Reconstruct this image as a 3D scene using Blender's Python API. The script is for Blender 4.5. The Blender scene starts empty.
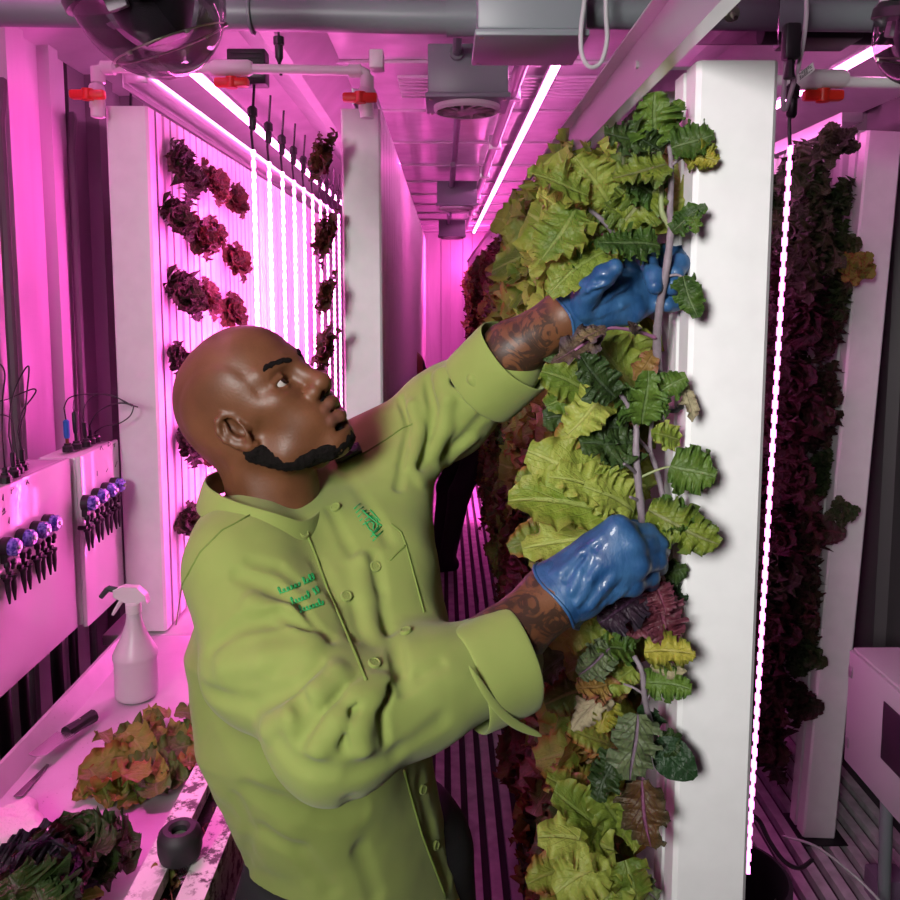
import bpy, bmesh, math, random
import numpy as np
from mathutils import Vector, Matrix, Quaternion
R_ = random.Random(7)
NR = np.random.RandomState(11)
PI = math.pi
sc = bpy.context.scene
COL = sc.collection

# ------------------------------------------------------------------ camera
FPX, CX, CY = 800.0, 450.0, 373.0
EYE = 1.72
PITCH = math.atan(80.0 / FPX)
YAW = math.atan(6.0 / FPX) * math.cos(PITCH)
Fv = np.array([math.sin(YAW) * math.cos(PITCH), math.cos(YAW) * math.cos(PITCH), -math.sin(PITCH)])
Rv = np.array([math.cos(YAW), -math.sin(YAW), 0.0])
Uv = np.cross(Rv, Fv)
CAM = np.array([0.0, 0.0, EYE])


def ray(px, py):
    d = Fv + (px - CX) / FPX * Rv + (CY - py) / FPX * Uv
    return d


def at(px, py, Y):
    """world point seen at a pixel of the photograph, at distance Y down the room"""
    d = ray(px, py)
    return CAM + d * (Y / d[1])


def proj(p):
    q = np.asarray(p, float) - CAM
    z = q @ Fv
    return (CX + FPX * (q @ Rv) / z, CY - FPX * (q @ Uv) / z)


cam = bpy.data.cameras.new('camera')
cam_o = bpy.data.objects.new('camera', cam)
COL.objects.link(cam_o)
cam.sensor_width = 36.0
cam.lens = FPX / 900.0 * 36.0
cam.shift_y = -(450.0 - CY) / 900.0
cam.clip_start = 0.02
cam_o.location = CAM
cam_o.matrix_world = Matrix(((Rv[0], Uv[0], -Fv[0], CAM[0]), (Rv[1], Uv[1], -Fv[1], CAM[1]),
                             (Rv[2], Uv[2], -Fv[2], CAM[2]), (0, 0, 0, 1)))
sc.camera = cam_o
sc.view_settings.view_transform = 'Standard'
sc.view_settings.look = 'None'
sc.view_settings.gamma = 1.0
sc.view_settings.use_curve_mapping = False
sc.view_settings.exposure = 0.0
sc.cycles.max_bounces = 7
sc.cycles.diffuse_bounces = 4
sc.cycles.glossy_bounces = 3
sc.cycles.transmission_bounces = 6
sc.cycles.transparent_max_bounces = 8
sc.cycles.sample_clamp_indirect = 6.0
sc.cycles.caustics_reflective = False
sc.cycles.caustics_refractive = False
sc.cycles.use_denoising = True

# ------------------------------------------------------------------ objects
def link(name, me, parent=None, mat=None):
    o = bpy.data.objects.new(name, me)
    COL.objects.link(o)
    if parent is not None:
        o.parent = parent
    if mat is not None and me is not None and not me.materials:
        me.materials.append(mat)
    return o


def tag(o, label=None, cat=None, group=None, kind=None):
    if label: o['label'] = label
    if cat: o['category'] = cat
    if group: o['group'] = group
    if kind: o['kind'] = kind
    return o


def thing(name, label, cat, loc=(0, 0, 0), group=None, rot=(0, 0, 0)):
    o = bpy.data.objects.new(name, None)
    COL.objects.link(o)
    o.empty_display_size = 0.05
    o.location = [float(v) for v in loc]
    o.rotation_euler = rot
    return tag(o, label, cat, group)


def copy_tree(o, parent=None):
    c = o.copy()
    COL.objects.link(c)
    c.parent = parent
    for ch in list(o.children):
        copy_tree(ch, c)
    return c


class MB:
    """gathers shapes into one mesh"""
    def __init__(s, org=(0, 0, 0)):
        s.v, s.f, s.org = [], [], np.asarray(org, float)
        s.mi, s.cur = [], 0

    def raw(s, v, f):
        b = len(s.v)
        s.v += [tuple(float(t) for t in np.asarray(p, float) - s.org) for p in v]
        s.f += [tuple(b + i for i in q) for q in f]
        s.mi += [s.cur] * len(f)
        return s

    def box(s, lo, hi, bev=0.0, rot=None, c=None):
        lo, hi = np.minimum(lo, hi).astype(float), np.maximum(lo, hi).astype(float)
        ctr = (lo + hi) / 2
        h = (hi - lo) / 2
        if bev > 0:
            bev = min(bev, h.min() * 0.9)
            bm = bmesh.new()
            bmesh.ops.create_cube(bm, size=1.0)
            for v in bm.verts:
                v.co = Vector((v.co.x * 2 * h[0], v.co.y * 2 * h[1], v.co.z * 2 * h[2]))
            bmesh.ops.bevel(bm, geom=list(bm.edges) + list(bm.verts), offset=bev, segments=2, affect='EDGES', profile=0.5)
            bm.verts.index_update()
            V = np.array([v.co[:] for v in bm.verts])
            Fc = [[v.index for v in f.verts] for f in bm.faces]
            bm.free()
        else:
            V = np.array([[x, y, z] for x in (-1, 1) for y in (-1, 1) for z in (-1, 1)], float) * h
            Fc = [(0, 1, 3, 2), (4, 6, 7, 5), (0, 4, 5, 1), (2, 3, 7, 6), (0, 2, 6, 4), (1, 5, 7, 3)]
        if rot is not None:
            M = np.array(rot.to_3x3() if hasattr(rot, 'to_3x3') else rot, float)
            V = V @ M.T
        return s.raw(V + ctr, Fc)

    def tube(s, pts, r, n=10, cap=True, closed=False):
        pts = np.asarray(pts, float)
        m = len(pts)
        rr = np.broadcast_to(np.asarray(r, float), (m,))
        T = np.zeros_like(pts)
        for i in range(m):
            a = pts[(i - 1) % m] if closed or i > 0 else pts[i]
            b = pts[(i + 1) % m] if closed or i < m - 1 else pts[i]
            t = b - a
            T[i] = t / (np.linalg.norm(t) + 1e-12)
        ref = np.array([0, 0, 1.0]) if abs(T[0][2]) < 0.9 else np.array([1.0, 0, 0])
        N = np.cross(T[0], ref); N /= np.linalg.norm(N)
        V = []
        for i in range(m):
            N = N - T[i] * (N @ T[i]); N /= np.linalg.norm(N) + 1e-12
            Bn = np.cross(T[i], N)
            for k in range(n):
                a = 2 * PI * k / n
                V.append(pts[i] + rr[i] * (math.cos(a) * N + math.sin(a) * Bn))
        Fc = []
        for i in range(m if closed else m - 1):
            j = (i + 1) % m
            for k in range(n):
                k2 = (k + 1) % n
                Fc.append((i * n + k, i * n + k2, j * n + k2, j * n + k))
        if cap and not closed:
            Fc.append(tuple(range(n - 1, -1, -1)))
            Fc.append(tuple((m - 1) * n + k for k in range(n)))
        return s.raw(V, Fc)

    def lathe(s, prof, c, n=24, axis=(0, 0, 1), cap=True):
        """prof: (radius, height) pairs from bottom to top about axis through c"""
        ax = np.asarray(axis, float); ax /= np.linalg.norm(ax)
        ref = np.array([1.0, 0, 0]) if abs(ax[0]) < 0.9 else np.array([0, 1.0, 0])
        N = np.cross(ax, ref); N /= np.linalg.norm(N)
        B = np.cross(ax, N)
        c = np.asarray(c, float)
        V, Fc = [], []
        for (r, h) in prof:
            for k in range(n):
                a = 2 * PI * k / n
                V.append(c + ax * h + r * (math.cos(a) * N + math.sin(a) * B))
        for i in range(len(prof) - 1):
            for k in range(n):
                k2 = (k + 1) % n
                Fc.append((i * n + k, i * n + k2, (i + 1) * n + k2, (i + 1) * n + k))
        if cap:
            if prof[0][0] > 1e-6: Fc.append(tuple(range(n - 1, -1, -1)))
            if prof[-1][0] > 1e-6: Fc.append(tuple((len(prof) - 1) * n + k for k in range(n)))
        return s.raw(V, Fc)

    def prism(s, poly, a, b, plane='xz'):
        """closed outline in plane, pushed from a to b along the remaining axis"""
        n = len(poly)
        def P(p, t):
            return {'xz': (p[0], t, p[1]), 'xy': (p[0], p[1], t), 'yz': (t, p[0], p[1])}[plane]
        V = [P(p, a) for p in poly] + [P(p, b) for p in poly]
        Fc = [tuple(range(n)), tuple(range(2 * n - 1, n - 1, -1))]
        for i in range(n):
            j = (i + 1) % n
            Fc.append((i, i + n, j + n, j))
        return s.raw(V, Fc)

    def mesh(s, name, smooth=None):
        me = bpy.data.meshes.new(name)
        me.from_pydata(s.v, [], s.f)
        bm = bmesh.new(); bm.from_mesh(me)
        bmesh.ops.recalc_face_normals(bm, faces=bm.faces)
        bm.to_mesh(me); bm.free()
        if smooth is not None:
            me.polygons.foreach_set('use_smooth', [True] * len(me.polygons))
            if smooth < 179:
                me.set_sharp_from_angle(angle=math.radians(smooth))
        me.update()
        return me

    def build(s, name, mat, parent=None, smooth=35):
        return link(name, s.mesh(name, smooth), parent, mat)


def top(name, mb, mat, label, cat, group=None, smooth=35):
    return tag(mb.build(name, mat, None, smooth), label, cat, group)


def struct(name, mb, mat, parent=None, smooth=None, label=None):
    o = mb.build(name, mat, parent, smooth)
    if parent is None:
        o['kind'] = 'structure'
        if label: tag(o, label, name.split('_')[0])
    return o

# ------------------------------------------------------------------ materials
def srgb(r, g, b):
    f = lambda c: c / 12.92 if c <= 0.04045 else ((c + 0.055) / 1.055) ** 2.4
    return (f(r / 255), f(g / 255), f(b / 255), 1.0)


class NT:
    def __init__(s, name):
        s.m = bpy.data.materials.new(name)
        s.m.use_nodes = True
        s.t = s.m.node_tree
        s.t.nodes.clear()
        s.out = s.t.nodes.new('ShaderNodeOutputMaterial')

    def n(s, kind, **kw):
        nd = s.t.nodes.new('ShaderNode' + kind)
        for k, v in kw.items():
            if hasattr(nd, k): setattr(nd, k, v)
            else: nd.inputs[k.replace('_', ' ')].default_value = v
        return nd

    def l(s, a, b):
        s.t.links.new(a, b)

    def pbsdf(s, col=None, rough=0.5, metal=0.0, spec=0.5, **kw):
        p = s.n('BsdfPrincipled')
        if col is not None: p.inputs['Base Color'].default_value = col
        p.inputs['Roughness'].default_value = rough
        p.inputs['Metallic'].default_value = metal
        p.inputs['Specular IOR Level'].default_value = spec
        for k, v in kw.items(): p.inputs[k].default_value = v
        s.l(p.outputs[0], s.out.inputs[0])
        return p

    def coord(s, which='Object', scale=None):
        c = s.n('TexCoord').outputs[which]
        if scale is not None:
            mp = s.n('Mapping'); mp.inputs['Scale'].default_value = scale
            s.l(c, mp.inputs[0]); return mp.outputs[0]
        return c

    def noise(s, vec, scale, detail=3, rough=0.5):
        nz = s.n('TexNoise'); nz.inputs['Scale'].default_value = scale
        nz.inputs['Detail'].default_value = detail; nz.inputs['Roughness'].default_value = rough
        s.l(vec, nz.inputs['Vector']); return nz.outputs[0]

    def ramp(s, fac, stops):
        r = s.n('ValToRGB'); e = r.color_ramp.elements
        while len(e) < len(stops): e.new(0.5)
        for el, (p, c) in zip(e, stops): el.position = p; el.color = c
        s.l(fac, r.inputs[0]); return r.outputs[0]

    def mix(s, fac, a, b, mode='MIX'):
        m = s.n('Mix'); m.data_type = 'RGBA'; m.blend_type = mode
        for sock, v in ((m.inputs[0], fac), (m.inputs[6], a), (m.inputs[7], b)):
            if hasattr(v, 'is_output'): s.l(v, sock)
            else: sock.default_value = v
        return m.outputs[2]

    def math(s, op, a, b=None, clamp=False):
        m = s.n('Math'); m.operation = op; m.use_clamp = clamp
        for i, v in enumerate((a, b)):
            if v is None: continue
            if hasattr(v, 'is_output'): s.l(v, m.inputs[i])
            else: m.inputs[i].default_value = v
        return m.outputs[0]

    def bump(s, height, p, strength=0.3, dist=0.002):
        b = s.n('Bump'); b.inputs['Strength'].default_value = strength; b.inputs['Distance'].default_value = dist
        s.l(height, b.inputs['Height']); s.l(b.outputs[0], p.inputs['Normal'])


def plain(name, col, rough=0.5, metal=0.0, bump=0.0, scale=60, var=0.0, spec=0.5, **kw):
    t = NT(name)
    p = t.pbsdf(col, rough, metal, spec, **kw)
    if bump or var:
        nz = t.noise(t.coord(), scale)
        if var:
            c2 = tuple(c * (1 - var) for c in col[:3]) + (1,)
            c3 = tuple(min(1, c * (1 + var)) for c in col[:3]) + (1,)
            t.l(t.ramp(nz, [(0.3, c2), (0.7, c3)]), p.inputs['Base Color'])
        if bump: t.bump(nz, p, bump)
    return t.m


def emis(name, col, strength):
    t = NT(name)
    e = t.n('Emission'); e.inputs[0].default_value = col; e.inputs[1].default_value = strength
    t.l(e.outputs[0], t.out.inputs[0])
    return t.m


def glassy(name, col=(1, 1, 1, 1), rough=0.0, ior=1.45, alpha_mix=0.0):
    t = NT(name)
    g = t.n('BsdfGlass'); g.inputs['Color'].default_value = col; g.inputs['Roughness'].default_value = rough
    g.inputs['IOR'].default_value = ior
    t.l(g.outputs[0], t.out.inputs[0])
    return t.m


def thin_clear(name, tint=(1, 1, 1, 1), gloss=0.12, rough=0.03):
    """clear sheet: mostly straight-through with a sheen that grows at grazing angles"""
    t = NT(name)
    tr = t.n('BsdfTransparent'); tr.inputs[0].default_value = tint
    gl = t.n('BsdfGlossy'); gl.inputs['Roughness'].default_value = rough
    lw = t.n('LayerWeight'); lw.inputs[0].default_value = 0.35
    fac = t.math('ADD', t.math('MULTIPLY', lw.outputs['Fresnel'], 0.8), gloss, True)
    mx = t.n('MixShader'); t.l(fac, mx.inputs[0]); t.l(tr.outputs[0], mx.inputs[1]); t.l(gl.outputs[0], mx.inputs[2])
    t.l(mx.outputs[0], t.out.inputs[0])
    return t.m


M = {}
M['tower'] = plain('tower_white_pvc', (0.80, 0.80, 0.80, 1), 0.42, bump=0.04, scale=25, var=0.03)
M['tower_edge'] = plain('tower_lip_pvc', (0.74, 0.73, 0.70, 1), 0.45)
M['media'] = plain('growing_media', (0.012, 0.011, 0.012, 1), 0.9, bump=0.8, scale=220)
M['alu'] = plain('brushed_aluminium', (0.62, 0.62, 0.63, 1), 0.33, metal=0.85, bump=0.06, scale=40)
M['pipe'] = plain('grey_conduit_pvc', srgb(112, 118, 122), 0.42, var=0.04, scale=8)
M['junction'] = plain('grey_junction_plastic', srgb(128, 136, 140), 0.4)
M['white_pvc'] = plain('white_irrigation_pvc', (0.72, 0.72, 0.71, 1), 0.35)
M['red'] = plain('red_valve_plastic', (0.72, 0.03, 0.015, 1), 0.35)
M['black'] = plain('black_plastic', (0.012, 0.012, 0.014, 1), 0.4)
M['rubber'] = plain('black_rubber', (0.014, 0.013, 0.015, 1), 0.6)
M['screw'] = plain('zinc_screw', (0.5, 0.48, 0.42, 1), 0.3, metal=1.0)
LEDC = (1.0, 0.16, 0.62, 1)
M['led'] = emis('magenta_led', LEDC, 20.0)
M['led_soft'] = emis('soft_magenta_led', (1.0, .22, .70, 1), 4.5)
M['tube'] = emis('pale_led_tube', (1.0, 0.22, 0.68, 1), 26.0)
M['dome'] = thin_clear('clear_dome', (0.86, 0.8, 0.86, 1), 0.06, 0.02)
M['acrylic'] = thin_clear('clear_acrylic', (0.72, 0.62, 0.70, 1), 0.05, 0.05)
M['cable_grey'] = plain('pale_grey_cable', (0.45, 0.45, 0.46, 1), 0.5)
# ------------------------------------------------------------------ the container
XL, XR, YN, YF, ZC = -1.06, 1.52, -2.6, 10.8, 2.52
# aluminium t-bar floor, ribs run down the room
t = NT('ribbed_floor_aluminium')
p = t.pbsdf((0.42, 0.40, 0.42, 1), 0.38, 0.35)
nz = t.noise(t.coord(), 18, 5)
t.l(t.ramp(nz, [(0.3, (0.50, 0.48, 0.50, 1)), (0.7, (0.80, 0.78, 0.80, 1))]), p.inputs['Base Color'])
M['floor'] = t.m
fl = MB()
x = XL + 0.02
while x < XR - 0.04:
    fl.box((x, YN, -0.035), (x + 0.032, YF, 0.0))
    x += 0.056
o = fl.build('floor', M['floor'], None, None); o['kind'] = 'structure'
fb = MB(); fb.box((XL, YN, -0.06), (XR, YF, -0.028))
fb.build('drain_channel_base', plain('grimy_channel_base', (.05, .045, .05, 1), .7), o, None)  # base coloured dark so the gaps between ribs read as shaded

# walls: stainless-white corrugated liner
def wallmat(name, col, rough=0.28, metal=0.0):
    t = NT(name)
    p = t.pbsdf(col, rough, metal)
    c = t.coord(scale=(1, 1, 0.15))
    nz = t.noise(c, 9, 4)
    t.l(t.ramp(nz, [(0.3, tuple(v * .82 for v in col[:3]) + (1,)), (0.7, col)]), p.inputs['Base Color'])
    t.bump(t.noise(t.coord(scale=(1, 1, .4)), 30, 2), p, 0.05)
    return t.m
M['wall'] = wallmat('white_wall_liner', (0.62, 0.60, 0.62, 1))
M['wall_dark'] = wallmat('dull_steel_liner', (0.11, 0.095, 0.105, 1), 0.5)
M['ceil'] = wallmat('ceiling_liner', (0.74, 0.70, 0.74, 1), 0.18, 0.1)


def corrugated(x0, sgn, y0, y1, z0, z1, pitch=0.28, depth=0.03):
    """side wall with shallow vertical ribs; thick outwards"""
    mb = MB()
    prof, y, up = [], y0, False
    while y < y1:
        a, b = y, min(y + pitch * .5, y1)
        off = depth if up else 0.0
        prof += [(a + .012, x0 + sgn * off), (b - .012, x0 + sgn * off)]
        y += pitch * .5; up = not up
    poly = [(q[1], q[0]) for q in prof] + [(x0 - sgn * 0.08, y1), (x0 - sgn * 0.08, y0)]
    mb.prism(poly, z0, z1, 'xy')
    return mb


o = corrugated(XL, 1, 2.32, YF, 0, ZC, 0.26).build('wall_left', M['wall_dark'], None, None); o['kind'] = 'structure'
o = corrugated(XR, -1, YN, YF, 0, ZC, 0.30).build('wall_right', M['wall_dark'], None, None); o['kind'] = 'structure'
mb = MB(); mb.box((XL - .08, YF, 0), (XR + .08, YF + .08, ZC))
for k in range(9):
    xx = XL + .15 + k * .29
    mb.box((xx, YF - .03, 0.0), (xx + .13, YF, ZC), .008)
o = mb.build('wall_far', M['wall'], None, None); o['kind'] = 'structure'
mb = MB(); mb.box((XL - .08, YN - .08, 0), (XR + .08, YN, ZC))
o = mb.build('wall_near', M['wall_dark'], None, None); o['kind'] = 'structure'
# ceiling with cross seams
mb = MB(); mb.box((XL - .08, YN - .08, ZC), (XR + .08, YF + .08, ZC + .08))
for k in range(14):
    yy = 0.6 + k * .75
    mb.box((XL, yy, ZC - .012), (XR, yy + .05, ZC), .004)
for dy in range(7):
    mb.box((-.17, 3.0 + dy * .05, ZC - .022), (.75, 3.018 + dy * .05, ZC - .012), .002)
o = mb.build('ceiling', M['ceil'], None, None); o['kind'] = 'structure'
# the near part of the side wall is a pale padded door panel with moulded ribs
mb = MB()
mb.prism([(XL - .05, YN), (XL, YN), (XL, 1.96), (XL + .02, 1.975), (XL + .02, 2.06), (XL, 2.075), (XL, 2.16), (XL + .025, 2.175),
          (XL + .025, 2.225), (XL, 2.24), (XL, 2.31), (XL - .05, 2.31)], 0.0, ZC, 'xy')
dr = tag(mb.build('door_1', M['wall'], None, None), None, None, None, 'structure')
mb = MB()
for yy in (1.93, 2.29):
    mb.tube([(XL + .02, yy, 0.5), (XL + .02, yy, 2.12), (XL + .02, yy + .02, 2.2), (XL + .012, yy + .035, 2.22)], .012, 8)
mb.build('door_seal', M['wall_dark'], dr)
# soffit boards above the two outer rows
mb = MB(); mb.prism([(XL, ZC - .001), (-.36, ZC - .001), (-.46, ZC - .10), (-.50, ZC - .10), (-.60, ZC - .04), (XL, ZC - .16)], 1.9, YF, 'xz')
o = mb.build('trim_1', M['wall'], None, None); o['kind'] = 'structure'
mb = MB(); mb.prism([(XR - .03, ZC - .02), (.62, ZC - .02), (.70, ZC - .09), (.76, ZC - .09), (.9, ZC - .03), (XR - .03, ZC - .16)], 1.35, YF, 'xz')
o = mb.build('trim_2', M['wall'], None, None); o['kind'] = 'structure'

# ------------------------------------------------------------------ growing towers
TW = 0.104
def tower_mesh(name, H, lip_top=True):
    """square hollow section, slot down the face that looks to -x (local)"""
    h, w, s = TW / 2, 0.004, 0.007
    def body():
        mb = MB()
        poly = [(-h, -s), (-h, -h + .006), (-h + .006, -h), (h - .006, -h), (h, -h + .006), (h, h - .006), (h - .006, h), (-h + .006, h), (-h, h - .006), (-h, s),
                (-h + .012, s), (-h + .012, s + .004), (-h + w, s + .006), (-h + w, h - w), (h - w, h - w), (h - w, -h + w), (-h + w, -h + w), (-h + w, -s - .006), (-h + .012, -s - .004), (-h + .012, -s)]
        mb.prism(poly, 0.0, H, 'xy')
        mb.box((-h + .02, -h + .004, H - .006), (h - .004, h - .004, H - .001))
        return mb.mesh(name, 30)
    def media():
        mb = MB(); mb.box((-h + .016, -h + .012, .01), (h - .012, h - .012, H - .012))
        return mb.mesh('growing_media', None)
    return body(), media()


def tower_row(x, y0, n, step, zb, zt, face, label, group, first_label=None, jit=0.0):
    me, md = tower_mesh('growing_tower', zt - zb)
    me.materials.append(M['tower']); md.materials.append(M['media'])
    out = []
    for i in range(n):
        lab, grp = (first_label, None) if (i == 0 and first_label) else (label, group)
        t = thing('growing_tower', lab, 'growing tower', (x + (R_.random() - .5) * jit, y0 + i * step + TW / 2, zb), grp)
        if face > 0: t.rotation_euler = (0, 0, PI)
        link('tower_channel', me, t)
        link('growing_media', md, t)
        out.append(t)
    return out


XA = 0.32                                             # near face of the aisle row on the right
row_r = tower_row(XA + TW / 2, 1.04, 1, 1, 0.06, 2.012, -1, '', '', 'tall white growing tower with a blank front face nearest the camera')
row_r += tower_row(XA + TW / 2 + .002, 1.27, 38, .122, 0.06, 2.03, -1, 'white growing tower in the leafy aisle row behind the big blank tower', 'towers of the leafy aisle row', None, .006)
XB = -0.217
row_c = tower_row(XB, 2.14, 46, .112, 0.06, 2.197, -1, 'white ribbed tower in the row that backs onto the aisle', 'towers of the middle row', 'white growing tower end below the red valve of the middle row')
XD = -0.782
row_l = tower_row(XD, 2.03, 40, .112, 0.836, 2.178, 1, 'pink-lit tower in the row rising from the back of the worktop', 'towers of the worktop row', 'white growing tower end standing on the worktop beside the control boxes')
XE = 1.27
row_f = tower_row(XE, 2.50, 12, .122, 0.17, 2.215, -1, 'shaded tower in the row along the dark steel wall', 'towers of the wall row')
TQ0, TQ1 = q0, q1 = at(803, 838, 2.36), at(868, 131, 2.36)
tm_, td_ = tower_mesh('growing_tower', float(np.linalg.norm(q1 - q0)))
tf = thing('growing_tower', 'dim white growing tower end standing on a black foot by the dark wall', 'growing tower', q0 + np.array([TW / 2, TW / 2, 0]))
tf.rotation_euler = (0, math.atan2(q1[0] - q0[0], q1[2] - q0[2]), 0)
link('tower_channel', tm_, tf, M['tower']); link('growing_media', td_, tf, M['media'])
mb = MB()
mb.box((q0[0] - .01, 2.33, 0.0), (q0[0] + .13, 2.49, q0[2] - .004), .01)
top('tower_foot', mb, M['black'], 'black block foot under the dim wall-side tower', 'stand')

# rail carrying the aisle row: aluminium angle with a front cover sheet
mb = MB()
mb.prism([(.285, 2.02), (.285, 2.085), (.282, 2.085), (.282, 2.016), (.302, 2.016), (.302, 2.02)], .62, 9.6, 'xz')
mb.prism([(.285, 2.085), (.282, 2.088), (.262, 2.088), (.262, 2.085)], .62, 9.6, 'xz')
for k in range(12):
    mb.lathe([(.006, 0), (.006, .004), (.003, .005)], (.282, 1.2 + k * .6, 2.05), 8, (-1, 0, 0))
mb.box((.29, 1.3, 2.07), (.43, 9.6, 2.075))
top('support_rail', mb, M['alu'], 'long brushed aluminium rail above the leafy aisle row', 'rail', smooth=None)
cover = thing('cover_sheet', 'clear acrylic end sheet above the big blank tower', 'cover', (.35, 1.06, 2.035))
mb = MB((.35, 1.06, 2.035)); mb.box((.31, 1.056, 2.036), (.428, 1.060, 2.44), .001)
mb.build('sheet', M['acrylic'], cover, None)
mb = MB((.35, 1.06, 2.035))
c0 = at(731, 13, 1.05)
mb.lathe([(.011, -.002), (.011, .001)], c0, 14, (0, -1, 0))
mb.lathe([(.0065, .001), (.0065, .006)], c0, 6, (0, -1, 0))
mb.tube([c0, c0 + np.array([0, -.018, -.012])], .0032, 8)
mb.build('bolt', M['screw'], cover)

# rails above the other rows
for (x, y0, y1, z, lab) in ((XB, 2.25, 8, 2.245, 'dark hanging rail above the middle row of towers'), (XD, 2.1, 7, 2.25, 'pink-lit hanging rail above the worktop row'),
                            (XE - .02, 2.5, 5, 2.24, 'shaded hanging rail above the wall row')):
    mb = MB(); mb.box((x - .03, y0, z), (x + .03, y1, z + .03), .003)
    mb.box((x - .034, y0, z - .012), (x - .03, y1, z + .03))
    top('hanging_rail', mb, M['alu'], lab, 'rail')
# ------------------------------------------------------------------ lamps
def area(name, loc, target, sx, sy, power, col, spread=180):
    L = bpy.data.lights.new(name, 'AREA')
    L.shape = 'RECTANGLE'; L.size = sx; L.size_y = sy; L.energy = power; L.color = col
    L.spread = math.radians(spread)
    o = bpy.data.objects.new(name, L); COL.objects.link(o)
    d = Vector(target) - Vector(loc)
    o.location = loc
    o.rotation_euler = d.to_track_quat('-Z', 'Y').to_euler()
    return o


MAG = (1.0, 0.085, 0.56)
# photographer's soft key lamp, up behind the camera
area('key_lamp', (-.88, -.98, 2.18), (.14, 1.1, 1.60), .6, .6, 14.5, (1.0, .98, .95), 72)


def strip_thing(x, y, zt, zb, label, group, top_z, lean=0.0, w=.009, mat='led'):
    t = thing('led_strip', label, 'grow light', (x, y, zb), group)
    mb = MB((x, y, zb))
    n = max(3, int((zt - zb) / .028))
    for k in range(n + 1):                                   # diode beads along the ribbon
        z = zt + (zb - zt) * k / n
        xx = x + lean * (zt - z)
        mb.box((xx - w * .5, y - w * .75, z - .008), (xx + w * .5, y + w * .75, z + .008))
    mb.tube([(x, y, zt), (x + lean * (zt - zb), y, zb)], w * .42, 6)
    mb.build('light_ribbon', M[mat], t, None)
    mb = MB((x, y, zb)); mb.tube([(x, y, zt + .0), (x - .004, y, zt + .05), (x + .006, y + .01, top_z + .02)], .0035, 6)
    mb.build('cable', M['black'], t)
    mb = MB((x, y, zb)); mb.lathe([(.006, 0), (.0095, .006), (.0095, .034), (.013, .036), (.013, .056), (.007, .062)], (x, y, zt + .058), 10)
    mb.build('plug', M['black'], t)
    return t


for k in range(11):
    strip_thing(-.50, 2.15 + .19 * k, 2.085, .92, 'glowing LED strip hanging in the bright curtain between the two left tower rows', 'strips of the LED curtain', 2.26, 0)
for k in range(9):
    lab = 'single bright LED strip hanging beside the big blank tower' if k == 0 else 'magenta LED strip hanging behind the big blank tower'
    strip_thing(.645, 1.52 + .30 * k, 1.985, .55, lab, None if k == 0 else 'strips behind the blank tower', 2.2, -.018, .0070, 'led_soft')


strip_thing(-.862, 2.262, 2.10, 1.0, 'added LED strip hidden in the corner behind the first worktop-row tower', None, 2.3, 0, .006, 'led_soft')  # added strip, out of sight, to brighten the pale side wall


def tube_lamp(name, a, b, r, mat, label, watts=0, group=None, hang=.03, aim=(0, 0, -1)):
    a, b = np.asarray(a, float), np.asarray(b, float)
    t = thing(name, label, 'tube light', (a + b) / 2, group)
    org = (a + b) / 2
    mb = MB(org); mb.tube([a, b], r, 10)
    mb.build('light_tube', M[mat], t)
    mb = MB(org)
    mb.box((a[0] - r * 1.3, a[1], a[2] + r * .5), (b[0] + r * 1.3, b[1], b[2] + r * 1.6), .002)
    for q in (a, b, (a + b) / 2):
        mb.box((q[0] - .006, q[1] - .01, q[2] + r), (q[0] + .006, q[1] + .01, q[2] + hang))
    mb.build('housing', M['alu'], t)
    return t


a0, b0 = at(553, 68, 2.75), at(472, 234, 10.0)
tube_lamp('ceiling_tube_light', (.37, 2.68, ZC - .055), (.37, 10.0, ZC - .055), .013, 'tube', 'long white-glowing tube light on the ceiling above the aisle', hang=.05)
tube_lamp('ceiling_tube_light', (-.68, 2.18, 2.315), (-.68, 5.6, 2.315), .012, 'tube', 'glowing tube light slanting over the worktop row of towers', hang=.04)
tube_lamp('ceiling_tube_light', (.98, 1.75, 2.27), (.98, 4.4, 2.27), .010, 'tube', 'short bright tube light under the pink soffit by the dark wall', hang=.04)
tube_lamp('ceiling_tube_light', (-.86, .35, ZC - .055), (-.86, 1.75, ZC - .055), .013, 'tube', 'added out-of-view magenta tube light over the worktop end nearest the camera', hang=.05)  # added tube, out of view, to light the worktop pink
# the light those fixtures throw, plus added fills
area('worktop_led', (-.86, 1.10, ZC - .075), (-.64, 1.20, .83), .03, 1.4, 3, MAG, 40)  # lamp of the added worktop tube
area('aisle_led', (.37, 6.8, ZC - .075), (-.05, 7.4, 0), .03, 6.6, 620, MAG, 140)
area('far_led', (.37, 9.2, ZC - .08), (.15, 10.8, 1.3), .03, 1.2, 90, MAG, 150)  # extra lamp along the aisle tube, added to brighten the end wall
area('corner_led', (-.862, 2.26, 1.75), (-.93, 2.06, 1.70), .012, 1.1, 3.5, MAG)  # lamp of the added corner strip, washing the side wall
area('row_led', (-.68, 3.6, 2.29), (-.66, 3.6, 0), .02, 2.9, 16, MAG)
area('curtain_led', (-.505, 2.135, 1.5), (-1.06, 1.76, 1.45), .012, 1.15, 4, MAG)
for k in range(3):
    area('curtain_led', (-.51, 2.45 + .8 * k, 1.5), (-1.2, 2.45 + .8 * k, 1.45), .012, 1.15, 9, MAG)
area('wall_row_led', (.66, 2.2, 1.3), (1.4, 2.5, 1.2), .012, 1.3, 1.3, MAG)
w = bpy.data.worlds.new('world'); sc.world = w
w.use_nodes = True
w.node_tree.nodes['Background'].inputs[0].default_value = (.02, .006, .014, 1)

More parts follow.
